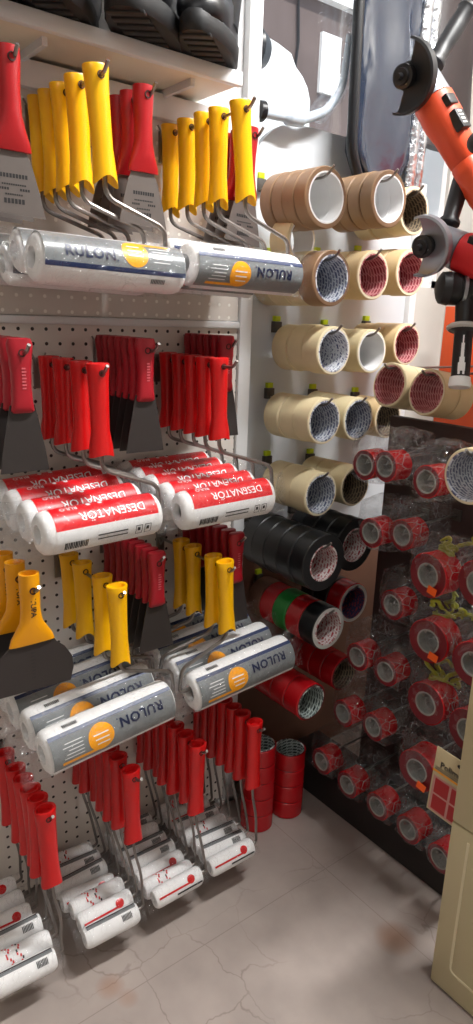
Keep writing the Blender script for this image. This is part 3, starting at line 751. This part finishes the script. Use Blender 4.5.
for i, x in enumerate([-1.050, -1.072, -1.094, -1.116, -1.138, -1.16]):
    scraper('flat', 'crimson scraper, %s behind second row handles by the post' % ORD[i], 'crimson scrapers, second row by the post', x, .790, -.050)
for i, x in enumerate([-.943, -1.000, -1.050]):
    scraper('wide', 'wide black bladed scraper with yellow handle, %s at left edge' % ORD[i], 'wide yellow scrapers', x, .355, -.398, rz=r_(0))
for i, x in enumerate([-.985, -1.008, -1.032, -1.056, -1.081, -1.106, -1.131, -1.155]):
    scraper('flat', 'crimson flat scraper, %s in the middle stack of the third row' % ORD[i], 'crimson scrapers, third row middle', x, .602, -.418)
for i, x in enumerate([-.992, -1.018, -1.045, -1.072, -1.100, -1.127, -1.154]):
    scraper('flat', 'crimson flat scraper, %s by the post in the third row' % ORD[i], 'crimson scrapers, third row by the post', x, .785, -.415)

# ------------------------------------------------------------------ tape rolls on the board
TP = {}
M_CBD = printed_core('core_blue_dark', (36, 52, 88), (170, 60, 60), .5)
def tape_proto(od, idr, wid, mo, mf, mc, axis):
    mc = mc[axis] if isinstance(mc, dict) else mc; key = (od, idr, wid, mo.name, mf.name, mc.name, axis)
    if key in TP: return TP[key]
    bm = bmesh.new(); R0, r0, hw = od / 2, idr / 2, wid / 2; e = .0018
    prof = [(-hw, r0 + .0025), (-hw, R0 - e), (-hw + e, R0), (-hw * .1, R0 - .0002), (hw - e, R0), (hw, R0 - e), (hw, r0 + .0025)]
    lathe(bm, prof, axis, 40, mis=[1, 0, 0, 0, 0, 1])
    a = link('tape_ring', bm, [mo, mf])
    bm = bmesh.new(); lathe(bm, [(-hw - .0004, r0), (-hw - .0004, r0 + .003), (hw + .0004, r0 + .003), (hw + .0004, r0)], axis, 40, closed=True)
    b = link('cardboard_core', bm, mc); C.objects.unlink(a); C.objects.unlink(b); TP[key] = (a, b); return TP[key]
def tape(lab, grp, loc, od, idr, wid, mo, mf, mc, axis='X', rot=(0, 0, 0)):
    a, b = tape_proto(od, idr, wid, mo, mf, mc, axis)
    t = thing('tape_roll', lab, 'tape', (loc[0], loc[1], H + loc[2]), grp, rot)
    inst('tape_ring', a, t); inst('cardboard_core', b, t); return t
W_ = .047
def board_hook(lab, y, z, tip, lime=True):
    t = thing('tape_hook', lab, 'hook', (-1.22, y, H + z), 'hooks on the tape board'); L = tip + 1.22
    bm = bmesh.new(); tube(bm, [(.001, 0, 0), (L - .02, 0, .0), (L, 0, .018)], .0026, 8); link('prong', bm, M_STEEL, t)
    bm = bmesh.new(); box(bm, .0, .012, -.011, .011, -.004, .020, bev=.001); link('clip', bm, M_CLIP, t)
    if lime:
        bm = bmesh.new(); box(bm, .0, .010, -.008, .008, .0205, .032, bev=.001); link('lime_tag', bm, M_LIME, t)
KR, CRM, CR2 = (M_KRAFT, M_KRAFTF), (M_CREAM, M_CREAMF), (M_CREAM2, M_CREAMF)
BL, RD = (M_BLK, M_BLKF), (M_RTAPE, M_RTAPED)
rows = [  # where, (face x, y, z), od, id, core, list of (outer, edge, count), name
 ('top left stack of the board', -1.018, .992, .226, .110, .086, M_CW, [KR] * 4, 'kraft brown tape roll'),
 ('second stack of the top row', -1.028, 1.181, .247, .110, .086, M_CW, [KR] * 4, 'kraft brown tape roll'),
 ('third stack of the top row', -1.06, 1.307, .240, .100, .080, M_CD, [CRM] * 3, 'cream masking tape roll'),
 ('first stack of the second row', -1.02, 1.025, .083, .106, .084, M_CK, [KR, CRM, CRM, CRM], None),
 ('second stack of the second row', -1.04, 1.166, .098, .100, .080, M_CR, [CR2] * 3, 'cream masking tape roll'),
 ('third stack of the second row', -1.05, 1.301, .113, .100, .080, M_CR, [CR2] * 3, 'tan masking tape roll'),
 ('first stack of the third row', -1.03, 1.055, -.056, .098, .081, M_CB, [CRM] * 3, 'cream masking tape roll'),
 ('second stack of the third row', -1.06, 1.205, -.060, .096, .081, M_CW, [CRM] * 3, 'cream masking tape roll'),
 ('third stack of the third row', -1.08, 1.350, -.047, .096, .080, M_CR, [CR2] * 3, 'tan masking tape roll'),
 ('first stack of the fourth row', -1.03, 1.042, -.203, .098, .081, M_CK, [CRM] * 3, 'cream masking tape roll'),
 ('second stack of the fourth row', -1.06, 1.180, -.210, .098, .081, M_CK, [CRM] * 3, 'cream masking tape roll'),
 ('third stack of the fourth row', -1.10, 1.330, -.222, .096, .080, M_CD, [CR2] * 2, 'tan masking tape roll'),
 ('first stack of the fifth row', -1.03, 1.045, -.361, .098, .081, M_CK, [CRM] * 3, 'cream masking tape roll'),
 ('second stack of the fifth row', -1.06, 1.185, -.368, .096, .080, M_CD, [CRM] * 3, 'cream masking tape roll'),
 ('left stack under the cream tapes', -.955, .990, -.485, .124, .074, M_CRW, [BL] * 5, 'black tape roll'),
 ('right stack under the cream tapes', -1.00, 1.135, -.486, .124, .074, M_CRW, [BL] * 4, 'black tape roll'),
]
for (where, fx, y, z, od, idr, core, seq, nm) in rows:
    for i, (mo, mf) in enumerate(seq):
        random.seed(hash(where) % 1000 if False else int(abs(y * 977 + z * 331)) + i)
        n_ = nm or ('kraft brown tape roll' if i == 0 else 'cream masking tape roll')
        w_ = .040 if od > .12 else (.032 if od > .108 else W_); x = fx - w_ / 2 - i * (w_ + .0008)
        tape('%s, %s in the %s' % (n_, ORD[i], where), 'tape rolls, ' + where, (x, y + random.uniform(-.002, .002) + .0, z + random.uniform(-.002, .002)), od, idr, w_, mo, mf, core)
    board_hook('steel hook with clip holding the %s' % where, y, z + idr / 2 - .0048 - .003, fx + .018, lime=od < .12)
tape('cream masking tape roll lying on the brown roll, left of the second row', None, (-1.10, .987, .153), .084, .066, .05, M_CREAM, M_CREAMF, M_CW, rot=(0, 0, r_(6)))
# coloured cloth tapes
for i, (a, b, n_) in enumerate(((M_BLK, M_SILV, 'black cloth tape roll with silver edge'), (M_RTAPE, M_RTAPED, 'red cloth tape roll behind the silver edged roll'), (M_GREEN, M_GREEN, 'green cloth tape roll between two red rolls'),
                               (M_RTAPE, M_RTAPED, 'red cloth tape roll left of the green roll'), (M_WOOD, M_WOOD, 'brown tape roll at the back of the coloured stack'))):
    tape(n_, 'coloured cloth tapes', (-.968 - .022 - i * .0455, 1.034, -.652), .100, .074, .044, a, b, M_CRW, rot=(0, 0, 0))
board_hook('steel hook holding the coloured cloth tapes', 1.034, -.652 + .037 - .0075, -.955)
for i, (a, b, n_) in enumerate(((M_RTAPE, M_SILV, 'red cloth tape roll with blue core behind the silver edged roll'), (M_BLK, M_BLKF, 'black cloth tape roll behind the red blue core roll'), (M_BLK, M_BLKF, 'black cloth tape roll nearest the board beside coloured tapes'))):
    tape(n_, 'cloth tapes beside the coloured stack', (-1.062 - i * .0455, 1.192, -.655), .100, .074, .044, a, b, M_CBD, rot=(0, 0, 0))
board_hook('steel hook holding the cloth tapes beside the coloured stack', 1.192, -.655 + .037 - .0075, -1.03)
for i in range(4):
    tape('glossy red tape roll, %s of the stack above the floor' % ORD[i], 'red packing tapes, left low stack', (-1.004 - i * .0475, 1.010, -.834), .090, .074, .046, M_RTAPE, M_RTAPED, M_CG)
    tape('glossy red tape roll, %s in the dim low stack by the corner' % ORD[i], 'red packing tapes, right low stack', (-1.052 - i * .0425, 1.172, -.835), .090, .074, .041, M_RTAPE, M_RTAPED, M_CD)
board_hook('steel hook holding the left low stack of red tape', 1.010, -.834 + .037 - .0075, -.970, False)
board_hook('steel hook holding the right low stack of red tape', 1.172, -.835 + .037 - .0075, -1.02, False)
# stacks on the floor
for i in range(4):
    tape('red tape roll in the short floor stack, %s' % ['bottom one', 'second from the floor', 'third from the floor', 'topmost with green core'][i], 'red tapes, short floor stack', (-1.078, 1.045, -1.2 + .0225 + i * .0452), .080, .066, .044, M_RTAPE, M_RTAPED, M_CG, 'Z')
for i in range(5):
    tape('red tape roll in the tall floor stack, %s' % ['bottom one', 'second from the floor', 'third from the floor', 'fourth from the floor', 'topmost'][i], 'red tapes, tall floor stack', (-1.085, .952, -1.2 + .0225 + i * .0452), .080, .066, .044, M_RTAPE, M_RTAPED, M_CG, 'Z')

# ------------------------------------------------------------------ plastic wrapped red tapes (faces towards -Y)
def wrap_mesh(seed, rx, ry, z0, z1):
    random.seed(seed); bm = bmesh.new(); bmesh.ops.create_icosphere(bm, subdivisions=4, radius=1)
    for v in bm.verts:
        c = v.co.copy(); m_ = max(abs(c.x), abs(c.y), abs(c.z)); q = c / m_; p = c.lerp(q, .55)
        n1 = noise.noise(c * 2.3 + Vector((seed * 3.1, 0, 0))); n2 = abs(noise.noise(c * 5.0 + Vector((0, seed * 1.7, 0)))); n3 = noise.noise(c * 11 + Vector((seed, 0, 1)))
        k = 1 + .10 * n1 - .16 * n2 + .05 * n3
        v.co = Vector((p.x * rx * k, p.y * ry * (1 + .05 * n3), ((p.z + 1) / 2 * (z1 - z0) + z0) * (1 + .08 * n1)))
    o = link('plastic_wrap', bm, M_FILM2, angle=25); C.objects.unlink(o); return o
WS = [wrap_mesh(s, .044, .040, -.042, .072) for s in range(5)]
WB = [wrap_mesh(s, .056, .046, -.052, .074) for s in range(10, 14)]
def insert_mesh(seed):
    random.seed(seed); bm = bmesh.new()
    for k in range(7):
        p = Vector((random.uniform(-.02, .02), random.uniform(-.028, .0), random.uniform(.045, .055))); pts = [p]
        for j in range(6):
            p = p + Vector((random.uniform(-.014, .016), random.uniform(-.006, .006), random.uniform(-.010, .012))); p.z = min(.082, max(.043, p.z)); pts.append(p.copy())
        tube(bm, pts, [.0016, .0035, .003, .0035, .0016], 6)
    o = link('yellow_insert', bm, mat('yellow_green_strip', (150, 150, 34), .4)); C.objects.unlink(o); return o
YI = [insert_mesh(s) for s in range(4)]
bmS = bmesh.new(); box(bmS, -.008, .008, -.0006, .0006, -.006, .006); STK = link('price_sticker', bmS, M_ORANGE, smooth=False); C.objects.unlink(STK)
def wrapped(lab, grp, x, y, z, big, k, sticker=False, yellow=False, deep=1, second=False):
    od, idr, wd = (.086, .042, .048) if big else (.062, .038, .046)
    a, b = tape_proto(od, idr, wd, *RD, M_CGREY, 'Y')
    t = thing('wrapped_tape', lab, 'tape', (x, y + wd / 2, H + z), grp, (0, 0, r_(random.uniform(-5, 3))))
    inst('tape_ring', a, t); inst('cardboard_core', b, t)
    w = (WB if big else WS)[k % (4 if big else 5)]; inst('plastic_wrap', w, t, (0, .026 if big else .030, 0), None, (1.04, 1.15 if big else 1.45, 1.04))
    if yellow: inst('yellow_insert', YI[k % 4], t, (.012, .03, -.008), None, (1.3, 1.0, 1.15))
    if sticker: inst('price_sticker', STK, t, (.018, -wd / 2 - .006, -.024), (0, r_(12), 0), (1.25, 1, 1.25))
    return t
small = [((-.928, -.279), 'first of the top row, beside the cream rolls'), ((-.872, -.272), 'second of the top row, beside the cream rolls'), ((-.896, -.416), 'left one of the second row'), ((-.815, -.399), 'right one of the second row'),
         ((-.822, -.550), 'alone in the third row left of the stickered rolls'), ((-.902, -.701), 'left one of the fourth row'), ((-.823, -.701), 'right one of the fourth row'), ((-.928, -.854), 'left one of the fifth row'), ((-.840, -.842), 'right one of the fifth row'),
         ((-.983, -1.012), 'leftmost of the bottom row near the floor stacks'), ((-.898, -1.024), 'second from left in the bottom row'), ((-.808, -1.024), 'third from left in the bottom row'), ((-.723, -1.026), 'fourth from left in the bottom row'), ((-.640, -1.039), 'rightmost of the bottom row beside the cabinet')]
for k, ((x, z), where) in enumerate(small):
    random.seed(k)
    wrapped('small wrapped red tape, ' + where, 'small wrapped red tapes', x, 1.06, z, False, k)
    h_ = thing('rack_hook', 'steel prong under wrapped tape, ' + where, 'hook', (x, 1.24, H + z + .0145), 'rack hooks')
    bm = bmesh.new(); tube(bm, [(0, 0, 0), (0, -.18, 0), (0, -.192, .008)], .0024, 8); link('prong', bm, M_STEEL, h_)
    bm = bmesh.new(); box(bm, -.01, .01, -.004, 0, -.012, .012); link('back_plate', bm, M_CLIP, h_, smooth=False)
big = [((-.754, -.276), 'between small rolls and the big cream ring', False, False), ((-.727, -.450), 'first down the stickered column', True, True), ((-.712, -.578), 'second down the stickered column', True, True), ((-.700, -.706), 'third down the stickered column', False, True), ((-.703, -.858), 'lowest of the stickered column beside the red card', True, False),
       ((-.622, -.433), 'top one at the right photo edge', False, True), ((-.613, -.583), 'middle one at the right photo edge', True, False), ((-.603, -.716), 'lowest one at the right photo edge above the cabinet', True, False)]
for k, ((x, z), where, st, ye) in enumerate(big):
    random.seed(50 + k)
    wrapped(('wrapped red tape ' if k == 0 else 'large wrapped tape, ') + where, 'large wrapped red tapes', x, 1.035, z, k > 0, k, st, ye)
    h_ = thing('rack_hook', 'steel prong under large tape, ' + where, 'hook', (x, 1.24, H + z + .0165), 'rack hooks')
    bm = bmesh.new(); tube(bm, [(0, 0, 0), (0, -.205, 0), (0, -.215, .006)], .0024, 8); link('prong', bm, M_STEEL, h_)
    bm = bmesh.new(); box(bm, -.01, .01, -.004, 0, -.012, .012); link('back_plate', bm, M_CLIP, h_, smooth=False)
# cream rings facing the aisle
def y_stack(where, x, y, z, core, n, od, idr, m, rot):
    for i in range(n):
        d = Matrix.Rotation(rot[2], 3, 'Z') @ Matrix.Rotation(rot[0], 3, 'X') @ Vector((0, .024 + i * .0485, 0))
        tape('cream tape roll, %s %s' % (ORD[i], where), 'cream rolls ' + where, (x + d.x, y + d.y, z + d.z), od, idr, .047, *m, core, 'Y', rot)
y_stack('of the left stack facing the aisle', -.999, 1.20, -.128, M_CR, 2, .097, .080, CRM, (r_(-8), 0, r_(-4)))
y_stack('of the right stack facing the aisle', -.899, 1.20, -.134, M_CR, 2, .097, .080, CR2, (r_(-8), 0, r_(-4)))
y_stack('at the right photo edge above wrapped tapes', -.634, .98, -.236, M_CK, 2, .094, .078, CRM, (0, 0, 0))
for lab, x, y, z, L in (('long steel prong through the left aisle facing cream rolls', -.999, 1.18, -.093, .44), ('long steel prong through the right aisle facing cream rolls', -.899, 1.18, -.099, .44), ('long steel prong through the cream ring at right edge', -.634, .965, -.200, .62)):
    h_ = thing('long_hook', lab, 'hook', (x, 1.62, H + z), 'long prongs from the back')
    bm = bmesh.new(); tube(bm, [(0, 0, 0), (0, -(1.62 - y) + .01, 0), (0, -(1.62 - y), .01)], .0026, 8); link('prong', bm, M_STEEL, h_)
# flat card with four red squares
e1 = Vector((.062, .0, .003)); 
cd = thing('card_pack', 'hanging card with four red squares and black lettering beside the cabinet', 'card', (-.647, 1.0, H - .892))
cd.rotation_euler = (0, r_(3), 0)
bm = bmesh.new(); box(bm, 0, .085, 0, .0012, 0, .140, bev=.0004); link('card', bm, mat('card_cream', (206, 190, 150), .5), cd)
bm = bmesh.new()
def flat(b, u0, u1, v0, v1, mi, d=.0008): merge(b, patch(u0, u1, v0, v1, 1, 1), mi, lambda c: Vector((c.x, -d, c.y)))
flat(bm, .004, .081, .004, .080, 0); 
for a in (0, 1):
    for b in (0, 1): flat(bm, .009 + a * .036, .040 + a * .036, .008 + b * .036, .040 + b * .036, 1, .0012)
flat(bm, .0, .085, .088, .092, 2, .001); flat(bm, .004, .081, .098, .0995, 3, .001); flat(bm, .004, .081, .094, .0955, 3, .001)
merge(bm, disc(.058, .127, .010, 20), 3, lambda c: Vector((.058 + (c.x - .058) * 1.1, -.001, .127 + (c.y - .127) * .5)))
tb, a_, b_ = text_bm('Polimat', .0125, 1.0, .03)
merge(bm, tb, 3, lambda c: Vector((.040 + c.x * .98, -.0012, .108 + c.y)))
link('card_print', bm, [mat('card_pink', (206, 150, 140), .5), mat('square_red', (176, 20, 26), .4), M_ORG, M_INK], cd)

# ------------------------------------------------------------------ black wrapped item and foil roll in the window
t = thing('wrapped_black_mat', 'black item in shiny clear film hanging in front of the window', 'mat', (-1.165, 1.290, H + .295), None, (0, 0, r_(3)))
bm = bmesh.new(); rings = []; N = 34; n = 40
for i in range(N + 1):
    z = -.005 + i * .8 / N; k = min(1, (z + .02) / .09) ** .5
    ring = []
    for j in range(n):
        a = 2 * PI * j / n; q = noise.noise(Vector((math.cos(a) * 1.4, math.sin(a) * 2, z * 7))) + .6 * noise.noise(Vector((math.cos(a) * 3, 5, z * 16 + math.sin(a) * 3)))
        ring.append(Vector(((.020 + .012 * q) * math.copysign(abs(math.cos(a)) ** .6, math.cos(a)), (.100 * k + .005 * q) * math.copysign(abs(math.sin(a)) ** .8, math.sin(a)), z)))
    rings.append(ring)
loft(bm, rings); link('mat_body', bm, mat('blue_black_film', (34, 44, 62), .17, bump=1.0, bscale=9, spec=1.0), t)
bm = bmesh.new(); tube(bm, [(.012, -.115, .80), (.012, -.113, .30), (.012, -.105, .06), (.012, -.07, .0)], .012, 12); link('edge_tube', bm, M_RUB, t)
t = thing('foil_roll', 'silver crumpled foil roll hanging behind the orange grinder', 'foil', (-1.17, 1.415, H + .30), None, (r_(-1.5), 0, 0))
for dy, r0 in ((-.010, .017), (.022, .014)):
    bm = bmesh.new(); rings = []
    for i in range(60):
        z = i * .013; rings.append([Vector(((r0 + .004 * noise.noise(Vector((math.cos(a) * 2, math.sin(a) * 2 + dy * 90, z * 60)))) * math.cos(a), dy + (r0 + .004 * noise.noise(Vector((math.cos(a) * 2, math.sin(a) * 2, z * 60 + 9)))) * math.sin(a), z)) for a in [2 * PI * j / 16 for j in range(16)]])
    loft(bm, rings); link('foil_tube', bm, M_FOIL, t)
t = thing('wrapped_hose', 'grey hose end in clear film lying above the tape board', 'hose', (-1.19, 1.10, H + .385))
bm = bmesh.new(); tube(bm, [(0, -.13, .012), (0, -.075, .014), (0, -.02, .018), (0, .045, .045), (.0, .09, .10), (0, .10, .20)], [.010, .015, .010, .009, .008, .007], 14); link('hose_body', bm, mat('hose_grey', (186, 198, 210), .2), t)
bm = bmesh.new(); lathe(bm, [(-.012, 0), (-.012, .018), (.0, .0195), (.0, 0)], 'Y', 18, c=(0, -.13, .013)); link('hose_cap', bm, M_RUB, t)
bm = bmesh.new(); tube(bm, [(.0, .02, .035), (.0, .055, .07), (.0, .085, .12), (.0, .095, .24)], [.022, .026, .02, .016], 16); link('film_cover', bm, M_FILM2, t)
# brown cartons edge right of the foil
t = thing('dark_bundle', 'dark brown bundle hanging behind the grinder handle', 'bundle', (-1.19, 1.555, H + .42))
bm = bmesh.new(); rings = []
for i in range(24):
    z = i * .03; rings.append([Vector(((.022 + .006 * noise.noise(Vector((a, 3, z * 9)))) * math.cos(a), (.085 + .015 * noise.noise(Vector((math.cos(a), math.sin(a), z * 7)))) * math.sin(a), z)) for a in [2 * PI * j / 20 for j in range(20)]])
loft(bm, rings); link('bundle_body', bm, mat('bundle_dark', (44, 34, 34), .5, var=.3, vscale=12), t)

# ------------------------------------------------------------------ power tools
def frame(o, zax, xax):
    z = Vector(zax).normalized(); x = Vector(xax); x = (x - z * x.dot(z)).normalized(); y = z.cross(x)
    m = Matrix((x, y, z)).transposed().to_4x4(); m.translation = Vector(o); return m
def grinder(lab, hub, s, b, gdir, hdir, gr, body_m, guard_m, disc_m, blen=.24, rim=.018, arc=184):
    t = thing('angle_grinder', lab, 'angle grinder', (0, 0, 0)); t.matrix_world = frame(hub, s, b)
    inv = t.matrix_world.to_3x3().inverted(); g_ = inv @ Vector(gdir); ga = math.atan2(g_.y, g_.x); h_ = inv @ Vector(hdir); h_.normalize()
    # guard: half-moon dish
    bm = bmesh.new(); n = 36; a0 = ga - r_(arc / 2); rings = []
    for i in range(n + 1):
        a = a0 + r_(arc) * i / n; c, s_ = math.cos(a), math.sin(a)
        rings.append([Vector((r * c, r * s_, z)) for r, z in ((.018, -.002), (gr - .006, -.002), (gr, .003), (gr, rim), (gr - .004, rim + .002), (gr - .0035, .004), (gr - .009, .0008), (.018, .0008))])
    loft(bm, rings); link('guard', bm, guard_m, t)
    bm = bmesh.new(); lathe(bm, [(-.028, 0), (-.028, .026), (-.004, .024), (-.002, .020), (-.002, 0)], 'Z', 26); link('gear_neck', bm, guard_m, t)
    bm = bmesh.new(); lathe(bm, [(0, 0), (0, .017), (.010, .017), (.011, .0195), (.018, .0195), (.019, .014), (.024, .013), (.024, .006), (.034, .005), (.034, 0)], 'Z', 28); fl = link('spindle_flange', bm, disc_m, t)
    for q in (0, PI):
        bm = bmesh.new(); lathe(bm, [(0, 0), (0, .002), (.0012, .002), (.0012, 0)], 'Z', 10, c=(.013 * math.cos(q), .013 * math.sin(q), .018)); link('pin_hole', bm, M_ALU, fl)
    # gear head and body along +X of the local frame
    bm = bmesh.new(); rr = []
    for (x, ry, rz, zc) in ((-.034, .008, .008, -.040), (-.030, .022, .018, -.040), (-.01, .030, .024, -.040), (.02, .032, .027, -.040), (.048, .033, .030, -.040)): rr.append(ellring((x, 0, zc), (0, 1, 0), (0, 0, 1), ry, rz, 24, 2.6))
    loft(bm, rr); link('gear_head', bm, M_ALU, t)
    bm = bmesh.new(); rr = []
    for (x, ry, rz) in ((.046, .030, .028), (.050, .034, .033), (.09, .034, .033), (.11, .031, .031), (.114, .030, .030), (.17, .027, .028), (.172, .0255, .0265), (.176, .027, .028), (blen, .027, .028), (blen + .02, .024, .024), (blen + .03, .012, .012)): rr.append(ellring((x, 0, -.042), (0, 1, 0), (0, 0, 1), ry, rz, 26, 2.4))
    loft(bm, rr); bd = link('motor_housing', bm, body_m, t)
    bm = bmesh.new()
    for (x0, x1) in ((.062, .082), (.092, .128)): box(bm, x0, x1, -.0 + .020, .0365, -.046, -.017, bev=.002)
    link('dark_panel', bm, M_TOOLB, bd)
    bm = bmesh.new()
    for i in range(4): box(bm, .096 + .007 * i, .1 + .007 * i, -.0 + .0345, .0372, -.036, -.022)
    link('panel_print', bm, M_SILV, bd, smooth=False)
    o0 = Vector((.01, 0, -.042)) + h_ * .026
    bm = bmesh.new(); prof = [(0, .008), (.008, .008), (.012, .019), (.018, .019), (.024, .0145), (.05, .0155), (.09, .0165), (.118, .0150), (.124, .018), (.130, .016), (.132, 0)]
    lathe(bm, [(0, 0)] + prof, 'Z', 22); q = h_.to_track_quat('Z', 'Y')
    for v in bm.verts: v.co = q @ v.co + o0
    link('side_handle', bm, M_TOOLB, t); return t
rt, dn = Vector((.612, .790, .033)), Vector((.233, -.140, -.962))
grinder('orange angle grinder with black guard hanging at the upper right', (-.903, 1.06, H + .416), (.145, -.963, -.226), rt * .45 + dn * .87, rt * .99 + dn * .16, rt * .52 - dn * .85, .059, M_TOOLO, M_TOOLB, M_TOOLB)
grinder('red angle grinder with grey guard below the orange grinder', (-.834, 1.07, H + .137), (.145, -.963, -.226), rt * .96 + dn * .20, rt * .90 - dn * .10, rt * .28 - dn * .95, .052, M_TOOLR, M_ALU, M_TOOLB, arc=215)
t = thing('drill', 'black drill with side handle hanging below the red grinder', 'drill', (0, 0, 0)); t.matrix_world = frame((-.814, 1.09, H + .066), rt * 1.0 + dn * .08, dn - rt * .20)
bm = bmesh.new(); lathe(bm, [(-.004, 0), (-.004, .012), (0, .022), (.004, .0275), (.018, .030), (.020, .0285), (.034, .0285), (.036, .0265), (.055, .0265), (.056, .030), (.075, .032), (.15, .034), (.155, 0)], 'Z', 30); link('drill_body', bm, M_TOOLB, t)
bm = bmesh.new(); lathe(bm, [(.040, .0268), (.040, .0300), (.046, .0300), (.046, .0268)], 'Z', 30, closed=True); link('steel_ring', bm, M_ALU, t)
bm = bmesh.new(); box(bm, -.043, -.026, -.022, .012, .044, .10, bev=.003); link('blue_collar', bm, mat('tool_blue', (40, 150, 206), .4), t)
bm = bmesh.new(); lathe(bm, [(.02, 0), (.02, .019), (.060, .017), (.064, .026), (.070, .028), (.076, .018), (.080, .0165), (.158, .0165), (.160, 0)], 'X', 28, c=(0, 0, .052)); sh = link('side_handle', bm, M_TOOLB, t)
bm = bmesh.new(); lathe(bm, [(.064, .0272), (.067, .031), (.071, .031), (.074, .0272)], 'X', 28, c=(0, 0, .052), closed=True); link('handle_flange', bm, M_SILV, sh)
bm = bmesh.new(); lathe(bm, [(.159, 0), (.159, .0185), (.172, .020), (.177, .019), (.177, 0)], 'X', 28, c=(0, 0, .052)); link('white_end_cap', bm, M_WHITE, sh)
bm = bmesh.new()   # white arrow graphic wrapped on the handle, on the side facing the aisle
camdir = t.matrix_world.to_3x3().inverted() @ Vector((.60, -.79, .0)); a0 = math.atan2(camdir.z, camdir.y)
def wrapfn(c): a = a0 + c.x / .0168; return Vector((c.y, .0170 * math.cos(a), .052 + .0170 * math.sin(a)))
arrow = bmesh.new()
for u0, u1, v0, v1 in ((-.0012, .0012, .086, .100), (-.0028, .0028, .100, .125), (-.0045, .0045, .125, .135), (-.0065, .0065, .135, .150), (-.006, -.002, .150, .156), (.002, .006, .150, .156)): merge(bm, patch(u0, u1, v0, v1, 3, 1), 0, wrapfn)
link('arrow_print', bm, M_WHITE, sh)
t = thing('tool_hook', 'black tool hook with round knob at the right photo edge', 'hook', (-.598, 1.135, H + .30))
bm = bmesh.new(); tube(bm, [(0, 0, 0), (-.12, -.02, .0), (-.175, -.03, .0)], .005, 8); link('arm', bm, M_TOOLB, t)
bm = bmesh.new(); bmesh.ops.create_uvsphere(bm, u_segments=20, v_segments=14, radius=.017, matrix=Matrix.Translation((-.18, -.03, 0))); link('knob', bm, M_TOOLB, t)
